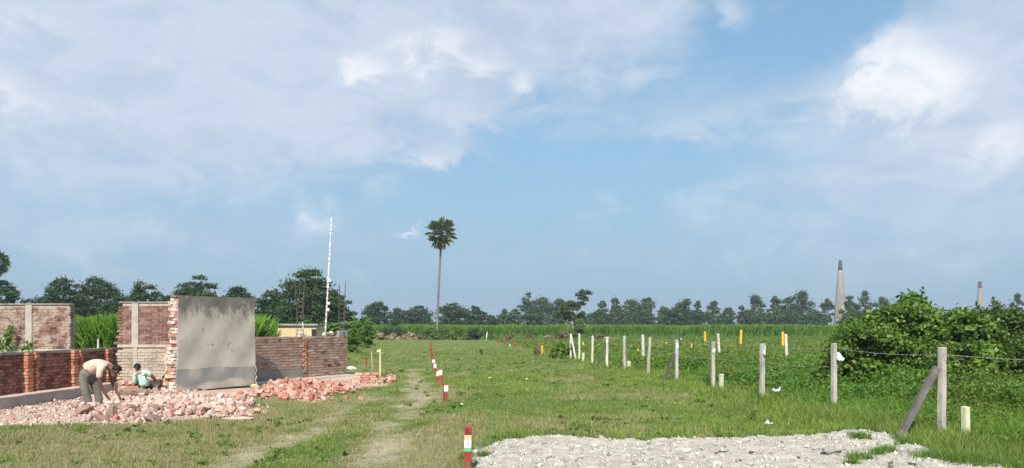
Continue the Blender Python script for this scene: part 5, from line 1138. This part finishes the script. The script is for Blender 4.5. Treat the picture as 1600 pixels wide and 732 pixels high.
x, y = G(1213, 622); rag((x, y, gz(x, y) + .16), [(-.1, 0, 0), (-.08, 0, .05), (0, 0, .03), (.1, .02, .09), (.08, -.02, .0), (-.02, 0, -.03)], 'cloth_blue', 'pale blue plastic scrap caught in the weeds')
x, y = G(1200, 664); rag((x, y, gz(x, y) + .06), [(-.06, 0, -.02), (0, 0, .05), (.02, 0, .0), (.10, .01, -.02), (.02, 0, -.03)], 'cloth_white', 'white scrap of paper lying in the grass near the gravel')
for px, py, mt, lb, s in ((766, 592, 'yellow_litter', 'yellow wrapper lying in the open grass', .13), (722, 633, 'white_litter', 'pale crumpled wrapper in the grass by the red pegs', .08), (399, 607, 'lime_litter', 'lime green crumpled bag at the foot of the plastered wall', .3), (549, 579, 'white_litter', 'white sack lying beyond the end of the low wall', .42), (823, 594, 'white_litter', 'white scrap in the middle of the open grass', .1)):
    if mt not in M: M[mt] = mottled(mt, {'yellow_litter': (0.7, 0.66, 0.15), 'white_litter': (0.7, 0.7, 0.62), 'lime_litter': (0.55, 0.60, 0.2)}[mt], {'yellow_litter': (0.85, 0.82, 0.45), 'white_litter': (0.88, 0.88, 0.84), 'lime_litter': (0.72, 0.76, 0.4)}[mt], 12)
    x, y = G(px, py); o = link('litter', rock_mesh(px, 3, (1, .7, .38)), M[mt], loc=(x, y, gz(x, y) + s * .12 + .02), smooth=False); o.scale = (s, s, s); tag(o, lb, 'litter' if s < .2 else 'sack')
# pale twig on the dry grass
x, y = G(703, 657); mb = MB(); mb.tube([(x - .12, y, .03), (x - .04, y, .02), (x + .04, y, .03), (x + .08, y, .08), (x + .1, y, .1)], [.012, .013, .01, .008, .004], 5); tag(mb.build('twig', M['bark_pale'], smooth=True), 'bent pale twig on the dry grass behind the nearest red peg', 'twig')
# barbed wire strands
M['wire'] = mottled('wire_steel', (0.22, 0.21, 0.2), (0.42, 0.41, 0.4), 30, bmp=0)
order = [(8.9, 6.0, 0, 0)] ; far = sorted(FP, key=lambda q: q[1])
def strand(frac, label, barbs=True, rad=.0026, i0=0):
    mb = MB(); pts = []; e = Vector((far[0][0] + 1.9, far[0][1] - 3.2, 0)); nodes = [Vector((e.x, e.y, frac))] if i0 == 0 else []
    for (x, y, z, h) in far[i0:]: nodes.append(Vector((x, y - .055, z + frac)))
    for a, b in zip(nodes[:-1], nodes[1:]):
        for k in range(9):
            q = k / 9; p = a.lerp(b, q); p.z -= .05 * 4 * q * (1 - q); pts.append(p)
    pts.append(nodes[-1]); mb.tube(pts, rad, 5)
    if barbs:
        r = random.Random(3)
        for a, b in zip(pts[:-1], pts[1:]):
            if a.y > 30: break
            L = (b - a).length; n = max(1, int(L / .11))
            for k in range(n):
                p = a.lerp(b, (k + .5) / n); v = Vector((r.gauss(0, .4), r.gauss(0, .4), 1)).normalized() * .016; u = Vector((1, 0, r.gauss(0, .8))).normalized() * .012
                mb.tube([p - v, p + v], .0022, 3); mb.tube([p - u, p + u], .003, 3)
    return tag(mb.build('barbed_wire', M['wire']), label, 'barbed wire', 'strands of barbed wire on the fence')
strand(1.235, 'top strand of barbed wire sagging between the concrete fence posts', rad=.0036)
strand(.86, 'lower strand of barbed wire running through the weeds', rad=.0022, i0=1)

# stakes near the brick stack
M['stake'] = mottled('stake_wood', (0.42, 0.40, 0.22), (0.62, 0.58, 0.36), 9); M['stake_y'] = mottled('stake_yellow', (0.66, 0.58, 0.26), (0.8, 0.72, 0.4), 9)
x, y = G(594, 590); t = tag(empty('stake', (x, y, 0)), 'yellowish stake with a small crosspiece behind the brick stack', 'stake'); mb = MB(); h = .96; mb.tube([(0, 0, -.05), (.0, 0, h)], [.03, .024], 7); mb.build('pole', M['stake_y'], t); mb = MB(); mb.box((-.05, 0, h - .08), (.12, .03, .07)); mb.build('crosspiece', M['stake_y'], t, bevel=.004)
x, y = G(582, 590); mb = MB(); mb.tube([(x, y, -.05), (x - .01, y, .4), (x - .03, y, .88)], [.018, .015, .01], 6); tag(mb.build('stake', M['stake'], smooth=True), 'thin greenish stake left of the crosspiece stake', 'stake')
x, y = G(759.6, 536); mb = MB(); mb.tube([(x, y, -.05), (x + .05, y, .7), (x + .15, y, 1.3)], [.09, .07, .05], 7); tag(mb.build('stake', M['white_paint'], smooth=True), 'pale weathered stake at the far edge left of the brown mounds', 'stake')
x, y = G(1063, 538); mb = MB(); mb.tube([(x, y, -.05), (x - .05, y, .8), (x + .02, y, 1.5)], [.05, .04, .03], 6); mb.tube([(x, y, .8), (x + .12, y, 1.2)], [.03, .015], 5); tag(mb.build('stake', M['bark'], smooth=True), 'brown forked stick far out in the field beyond the fence', 'stake')
x, y = G(153, 556); mb = MB(); y = 30.; x = (153.5 - 800) / F * y; mb.tube([(x, y, 0), (x, y, 1.6 - 15 / F * y)], [.04, .035], 7); tag(mb.build('stake', M['white_paint']), 'white stake in front of the reeds, seen over the low red wall', 'stake')
x = (189 - 800) / F * 60
# striped tall pole with pennants
d = 25.2; b = P(507, 527, d); tp = P(518.5, 338, d); dv = (tp - b) / (b - tp).length
t = tag(empty('flag_pole', (b.x - .05, d, 0)), 'tall leaning pole wrapped in pink and white bunting behind the low wall', 'pole'); O = Vector((b.x - .05, d, 0))
f0 = Vector((0, 0, 0)); f1 = tp - O; mb = MB(); mb.tube([f0, f0.lerp(f1, .45), f1], [.036, .028, .012], 8); mb.build('pole', mottled('bamboo_pink', (0.52, 0.42, 0.38), (0.72, 0.62, 0.58), 8, stretch=(1, 1, .4)), t, smooth=True)
r = random.Random(2); M['pink_cloth'] = mottled('pink_cloth', (0.66, 0.52, 0.52), (0.78, 0.66, 0.66), 12, bmp=0)
for k in range(46):
    q = .30 + .69 * k / 46 + r.uniform(-.008, .008)
    if r.random() < .12: continue
    pass; p = f0.lerp(f1, q); up = q > .55
    rr = .036 * (1 - .5 * q) + (.007 if up else .003)
    if up or k % 3 == 0:
        mw = MB(); wh = k % 2 or not up; mw.tube([p, p + Vector((r.uniform(-.01, .01), 0, r.uniform(.05, .10) if up else .05))], [rr * r.uniform(1.0, 1.35), rr * r.uniform(.8, 1.1)], 7); mw.build('white_bunting' if wh else 'pink_bunting', M['cloth_white'] if wh else M['pink_cloth'], t)
for q in (.42, .46, .60): 
    mb = MB(); p = f0.lerp(f1, q); mb.box((p.x + .04, p.y - .02, p.z), (.10, .05, .09), jit=.02, rnd=r); mb.build('cloth_knot', M['cloth_white'], t, bevel=.01)
mb = MB(); mb.tube([f1, f1 + Vector((.005, 0, .16))], [.006, .003], 5); mb.build('tip', M['rust'], t)

# ================================================================== people
M['skin'] = mottled('skin_brown', (0.13, 0.062, 0.040), (0.19, 0.095, 0.062), 12, rough=.5, bmp=.1); M['hair'] = mottled('hair_black', (0.008, 0.007, 0.007), (0.022, 0.018, 0.018), 40, rough=.55, bmp=.4)
M['shirt_peach'] = mottled('shirt_peach', (0.56, 0.41, 0.32), (0.74, 0.58, 0.47), 4, bmp=.6, bd=.05); M['trouser_grey'] = mottled('trouser_grey', (0.13, 0.125, 0.10), (0.25, 0.24, 0.195), 5, bmp=.7, bd=.06)
M['shirt_mint'] = mottled('shirt_mint', (0.40, 0.66, 0.54), (0.55, 0.80, 0.68), 4, bmp=.6, bd=.05); M['cloth_rust'] = mottled('cloth_rust', (0.36, 0.17, 0.14), (0.50, 0.28, 0.23), 8, bmp=.3); M['shorts_dark'] = mottled('shorts_dark', (0.05, 0.06, 0.06), (0.1, 0.11, 0.11), 8); M['shirt_tan'] = mottled('shirt_tan', (0.35, 0.26, 0.2), (0.45, 0.36, 0.28), 6)
def skin_obj(name, J, E, mat, parent, root=0, sub=2, smoothb=0.0):
    """J: list of (co, rx, ry)"""
    me = bpy.data.meshes.new(name); me.from_pydata([tuple(j[0]) for j in J], E, []); me.update(); o = link(name, me, mat, parent)
    m = o.modifiers.new('skin', 'SKIN'); m.use_smooth_shade = True; m.branch_smoothing = .3
    for i, j in enumerate(J):
        sv = me.skin_vertices[0].data[i]; sv.radius = (j[1], j[2] if len(j) > 2 else j[1]); sv.use_root = (i == root)
    s = o.modifiers.new('sub', 'SUBSURF'); s.levels = sub; s.render_levels = sub
    return o
def head(parent, c, fwd, up, mat_hair, s=1.0):
    """returns nothing: face features and hair are separate small parts; skull is in the body"""
    fwd = fwd.normalized(); up = (up - fwd * up.dot(fwd)).normalized(); side = fwd.cross(up); Mx = Matrix((fwd, side, up)).transposed()
    bm = bmesh.new(); bmesh.ops.create_icosphere(bm, subdivisions=3, radius=1); r = random.Random(1); kill = []
    for v in bm.verts:
        q = v.co.copy()
        if q.x > .35 and q.z < .35 or q.z < -.35 or (q.x > .0 and q.z < -.05): kill.append(v)
        v.co = Vector((q.x * .096, q.y * .083, q.z * .104)) * s * (1 + r.uniform(-.03, .03)) + Vector((-.006, 0, .006)) * s
    bmesh.ops.delete(bm, geom=kill, context='VERTS'); me = bpy.data.meshes.new('hair'); 
    for v in bm.verts: v.co = Mx @ v.co + c
    bm.to_mesh(me); bm.free(); o = link('hair', me, M[mat_hair], parent, smooth=True); m = o.modifiers.new('s', 'SOLIDIFY'); m.thickness = .006
    for nm, px_, py_, pz_, sz_, mt in (('ear', 0.0, .083, -.012, (.03, .012, .045), 'skin'), ('ear', 0.0, -.083, -.012, (.03, .012, .045), 'skin'), ('eye', .083, .03, .005, (.016, .026, .012), 'eye'), ('eye', .083, -.03, .005, (.016, .026, .012), 'eye'), ('nose', .098, 0, -.022, (.03, .024, .04), 'skin'), ('mouth', .088, 0, -.055, (.014, .042, .012), 'lip')):
        b2 = bmesh.new(); bmesh.ops.create_icosphere(b2, subdivisions=2, radius=.5)
        for v in b2.verts: v.co = Mx @ Vector(((v.co.x * sz_[0] + px_) * s, (v.co.y * sz_[1] + py_) * s, (v.co.z * sz_[2] + pz_) * s)) + c
        me = bpy.data.meshes.new(nm); b2.to_mesh(me); b2.free(); link(nm, me, M[mt], parent, smooth=True)
M['eye'] = mottled('eye_dark', (0.02, 0.015, 0.012), (0.05, 0.04, 0.04), 50, rough=.3, bmp=0); M['lip'] = mottled('lip', (0.16, 0.06, 0.05), (0.2, 0.08, 0.07), 30, bmp=0)
def add_hand(J, E, wi, wrist, dirv, nrm, s=1.0):
    """palm plus five bent fingers appended to the body skeleton"""
    dirv = dirv.normalized(); side = dirv.cross(nrm).normalized(); nrm = side.cross(dirv).normalized()
    palm = wrist + dirv * .045 * s; J.append((palm, .030 * s, .017 * s)); E.append((wi, len(J) - 1)); pi = len(J) - 1
    for k, (sd, ln) in enumerate(((-.030, .062), (-.010, .074), (.010, .070), (.029, .056))):
        a = palm + dirv * .035 * s + side * sd * s; b_ = a + (dirv * .75 - nrm * .5) * ln * .55 * s; c_ = b_ + (dirv * .35 - nrm * .9) * ln * .5 * s
        for q, rr in ((a, .010), (b_, .0088), (c_, .0072)): J.append((q, rr * s))
        n = len(J); E += [(pi, n - 3), (n - 3, n - 2), (n - 2, n - 1)]
    a = palm - side * .034 * s - dirv * .01 * s; b_ = a + (dirv * .5 - side * .6 - nrm * .3) * .04 * s; J.append((a, .011 * s)); J.append((b_, .009 * s)); n = len(J); E += [(pi, n - 2), (n - 2, n - 1)]
# ---- man bending over the rubble, seen from his right side
D = 15.55; gx0, gy0 = G(146, 637.5); base = Vector(((146 - 800) / F * D, D, gz((146 - 800) / F * D, D)))
t = tag(empty('person', base), 'man in peach shirt and grey trousers bending down to pick up a brick', 'person')
Q = lambda px, py, dy=0: P(px, py, D) - base + Vector((0, dy, 0))
pel = Q(134, 585); J = [(pel, .115, .12), (Q(143, 575), .115, .12), (Q(155, 570), .12, .13), (Q(164, 571), .105, .13), (Q(171, 574), .052, .05), (Q(176, 576.5), .052, .056), (Q(182, 579.5), .100, .090), (Q(185, 584), .062, .06)]
E = [(0, 1), (1, 2), (2, 3), (3, 4), (4, 5), (5, 6), (6, 7)]
def chain(st, pts):
    prev = st
    for q in pts: J.append(q); E.append((prev, len(J) - 1)); prev = len(J) - 1
    return prev
wr = Q(174.5, 623, -.10); e = chain(3, [(Q(165, 576, -.17), .058), (Q(163.5, 588, -.19), .046), (Q(164.5, 602, -.18), .038), (Q(169, 613, -.14), .033), (wr, .024)])
add_hand(J, E, e, wr, Vector((.45, .0, -.85)), Vector((-.8, .2, -.4)), .95)
wr2 = Q(181, 621, .14); e = chain(3, [(Q(166, 576, .17), .058), (Q(167, 590, .18), .045), (Q(170, 603, .17), .038), (wr2, .024)])
add_hand(J, E, e, wr2, Vector((.4, -.1, -.9)), Vector((-.8, -.2, -.4)), .95)
e = chain(0, [(Q(133, 588, -.09), .095), (Q(136, 604, -.10), .07), (Q(139, 615, -.10), .056), (Q(142, 627, -.09), .05), (Q(144, 636, -.08), .036)]); chain(e, [(Q(150, 639, -.08), .035), (Q(156, 640.5, -.09), .026)])
e = chain(0, [(Q(138, 588, .10), .095), (Q(144, 604, .12), .07), (Q(148, 615, .12), .055), (Q(150, 627, .12), .05), (Q(151, 635, .12), .036)]); chain(e, [(Q(157, 638, .12), .035), (Q(163, 639.5, .12), .026)])
skin_obj('body', J, E, M['skin'], t)
JS = [(Q(135, 580), .155, .175), (Q(142, 574), .135, .16), (Q(154, 569.5), .14, .165), (Q(164, 571), .12, .155), (Q(169, 573), .075, .08)]; ES = [(0, 1), (1, 2), (2, 3), (3, 4)]
JS += [(Q(165, 575, -.18), .076), (Q(163.5, 584, -.20), .068), (Q(163.3, 591.5, -.195), .062), (Q(167, 575, .18), .076), (Q(167, 584, .195), .066), (Q(168, 591, .19), .06)]; ES += [(3, 5), (5, 6), (6, 7), (3, 8), (8, 9), (9, 10)]
skin_obj('shirt', JS, ES, M['shirt_peach'], t, root=0)
JT = [(Q(134, 584), .155, .16), (Q(133, 591, -.09), .115), (Q(136, 604, -.10), .092), (Q(139, 615, -.10), .08), (Q(142, 626, -.09), .078), (Q(143.5, 635, -.085), .068), (Q(138, 591, .10), .115), (Q(144, 604, .12), .088), (Q(148, 615, .12), .076), (Q(150, 626, .12), .074), (Q(151, 634, .12), .065), (Q(141, 576), .15, .17)]
skin_obj('trousers', JT, [(0, 1), (1, 2), (2, 3), (3, 4), (4, 5), (0, 6), (6, 7), (7, 8), (8, 9), (9, 10), (0, 11)], M['trouser_grey'], t)
fw = (Q(188, 588) - Q(180, 574)); fw = Vector((.75, -.1, -.62)); head(t, Q(182.2, 579.2), fw, Vector((.6, 0, .8)), 'hair')
# ---- person crouching with the back to the camera
D = 19.6; base = Vector(((224 - 800) / F * D, D, gz((224 - 800) / F * D, D)))
t = tag(empty('person', base), 'person in mint green shirt crouching with back turned and rust cloth on shoulders', 'person')
pel = Q(226, 604); J = [(pel, .13, .12), (Q(225, 597), .12, .11), (Q(223, 589), .13, .105), (Q(220, 583.5), .11, .09), (Q(217.5, 580), .05), (Q(215.5, 577.5), .052), (Q(214.4, 574.8), .102, .094)]; E = [(i, i + 1) for i in range(6)]
wr = Q(205, 609, .2); e = chain(3, [(Q(211.5, 584.5), .055), (Q(209, 595, .04), .042), (Q(206.5, 604, .15), .033), (wr, .024)]); add_hand(J, E, e, wr, Vector((-.4, .6, -.5)), Vector((0, .3, .9)), .95)
wr = Q(248, 606, .30); e = chain(3, [(Q(232, 582.5), .055), (Q(238.5, 590, .03), .044), (Q(240.5, 597, .12), .036), (wr, .024)]); add_hand(J, E, e, wr, Vector((.5, .5, -.5)), Vector((0, .3, .9)), .95)
e = chain(0, [(Q(222, 602, .12), .09), (Q(216, 594, .38), .075), (Q(217, 604, .34), .05), (Q(218, 612, .28), .038)]); chain(e, [(Q(216, 615, .4), .03)])
e = chain(0, [(Q(232, 602, .12), .09), (Q(243, 595, .32), .07), (Q(242, 604, .30), .05), (Q(241, 612, .25), .038)]); chain(e, [(Q(243, 615, .36), .03)])
skin_obj('body', J, E, M['skin'], t)
JS = [(Q(227, 605), .165, .14), (Q(226, 597), .16, .14), (Q(223, 589), .175, .13), (Q(221, 584), .15, .11), (Q(218.5, 581), .075), (Q(212.5, 585), .075), (Q(210, 593, .03), .066), (Q(208.6, 600, .08), .056), (Q(232, 583), .078), (Q(236.5, 588.5, .03), .064)]
skin_obj('shirt', JS, [(0, 1), (1, 2), (2, 3), (3, 4), (3, 5), (5, 6), (6, 7), (3, 8), (8, 9)], M['shirt_mint'], t)
skin_obj('shorts', [(Q(227, 607), .155, .14), (Q(222, 603, .14), .11), (Q(217, 596, .33), .09), (Q(233, 603, .14), .11), (Q(241, 597, .27), .085)], [(0, 1), (1, 2), (0, 3), (3, 4)], M['shorts_dark'], t)
head(t, Q(214.4, 574.8), Vector((-.55, .75, -.25)), Vector((-.1, .2, 1)), 'hair')
skin_obj('shoulder_cloth', [(Q(226, 583, -.06), .07, .04), (Q(220, 582, -.09), .075, .04), (Q(215, 586, -.10), .05, .035), (Q(219, 587, -.125), .03)], [(0, 1), (1, 2), (2, 3)], M['cloth_rust'], t)
# ---- third person, mostly behind the broken wall end
D = 20.15; base = Vector(((268 - 800) / F * D, D, gz((268 - 800) / F * D, D)))
t = tag(empty('person', base), 'person crouching mostly hidden behind the broken wall end, only dark head showing', 'person')
J = [(Q(275, 604), .12), (Q(272, 597), .115), (Q(268, 592), .11), (Q(265, 591), .05), (Q(263, 591.5), .055), (Q(259.8, 592.3), .10, .092)]; E = [(i, i + 1) for i in range(5)]
wr = Q(259, 609, -.05); e = chain(2, [(Q(267, 595, -.16), .055), (Q(265, 603, -.16), .04), (wr, .024)]); add_hand(J, E, e, wr, Vector((-.4, 0, -.9)), Vector((-.8, .2, .4)), .95)
e = chain(0, [(Q(272, 602, -.1), .09), (Q(266, 596, .1), .07), (Q(268, 606, .1), .05), (Q(269, 611, .1), .036)]); chain(e, [(Q(264, 612, .1), .03)])
skin_obj('body', J, E, M['skin'], t); skin_obj('shirt', [(Q(275, 603), .15), (Q(272, 597), .145), (Q(268.5, 592.5), .135), (Q(267.5, 596, -.15), .065)], [(0, 1), (1, 2), (2, 3)], M['shirt_tan'], t)
head(t, Q(259.8, 592.3), Vector((-.8, -.1, -.6)), Vector((-.5, 0, .8)), 'hair')
# tilted mortar pan between the two crouching people
p = P(244.5, 601.5, 19.5); mb = MB(); n = 20; rings = [(.0, .0), (.09, .0), (.125, .05), (.135, .06), (.13, .052), (.09, .006), (0, .006)]
for rr, zz in rings:
    for k in range(n): a = 2 * math.pi * k / n; mb.v.append((math.cos(a) * max(rr, .001), math.sin(a) * max(rr, .001), zz))
for i in range(len(rings) - 1):
    for k in range(n): mb.f.append((i * n + k, i * n + (k + 1) % n, (i + 1) * n + (k + 1) % n, (i + 1) * n + k))
o = mb.build('metal_pan', M['soot'], smooth=True); o.location = p; o.scale = (.62, .62, .62); o.rotation_euler = (R(62), 0, R(14)); tag(o, 'dark rimmed metal pan tilted beside the crouching person in mint', 'pan')
# white sack behind the bending man
p = G(156, 626); mb = MB(); o = link('sack', rock_mesh(300, 3, (.55, .5, 1)), M['sack_white'], loc=(p[0], p[1], gz(*p) + .17), smooth=True); o.scale = (.36, .36, .4); tag(o, 'upright white sack standing behind the bending man', 'sack')

# ================================================================== haze
mb = MB(); mb.box((0, 650, 24), (3000, 2500, 50.6)); hz, nt, bs = new_mat('haze_air'); nt.nodes.remove(bs)
pv = nt.nodes.new('ShaderNodeVolumePrincipled'); pv.inputs['Color'].default_value = (0.80, 0.88, 1.0, 1); pv.inputs['Density'].default_value = 0.0005; pv.inputs['Anisotropy'].default_value = .2
nt.links.new(pv.outputs[0], nt.nodes['Material Output'].inputs['Volume']); o = mb.build('haze', hz); tag(o, 'thin bluish haze in the air over the fields', 'haze', kind='stuff')
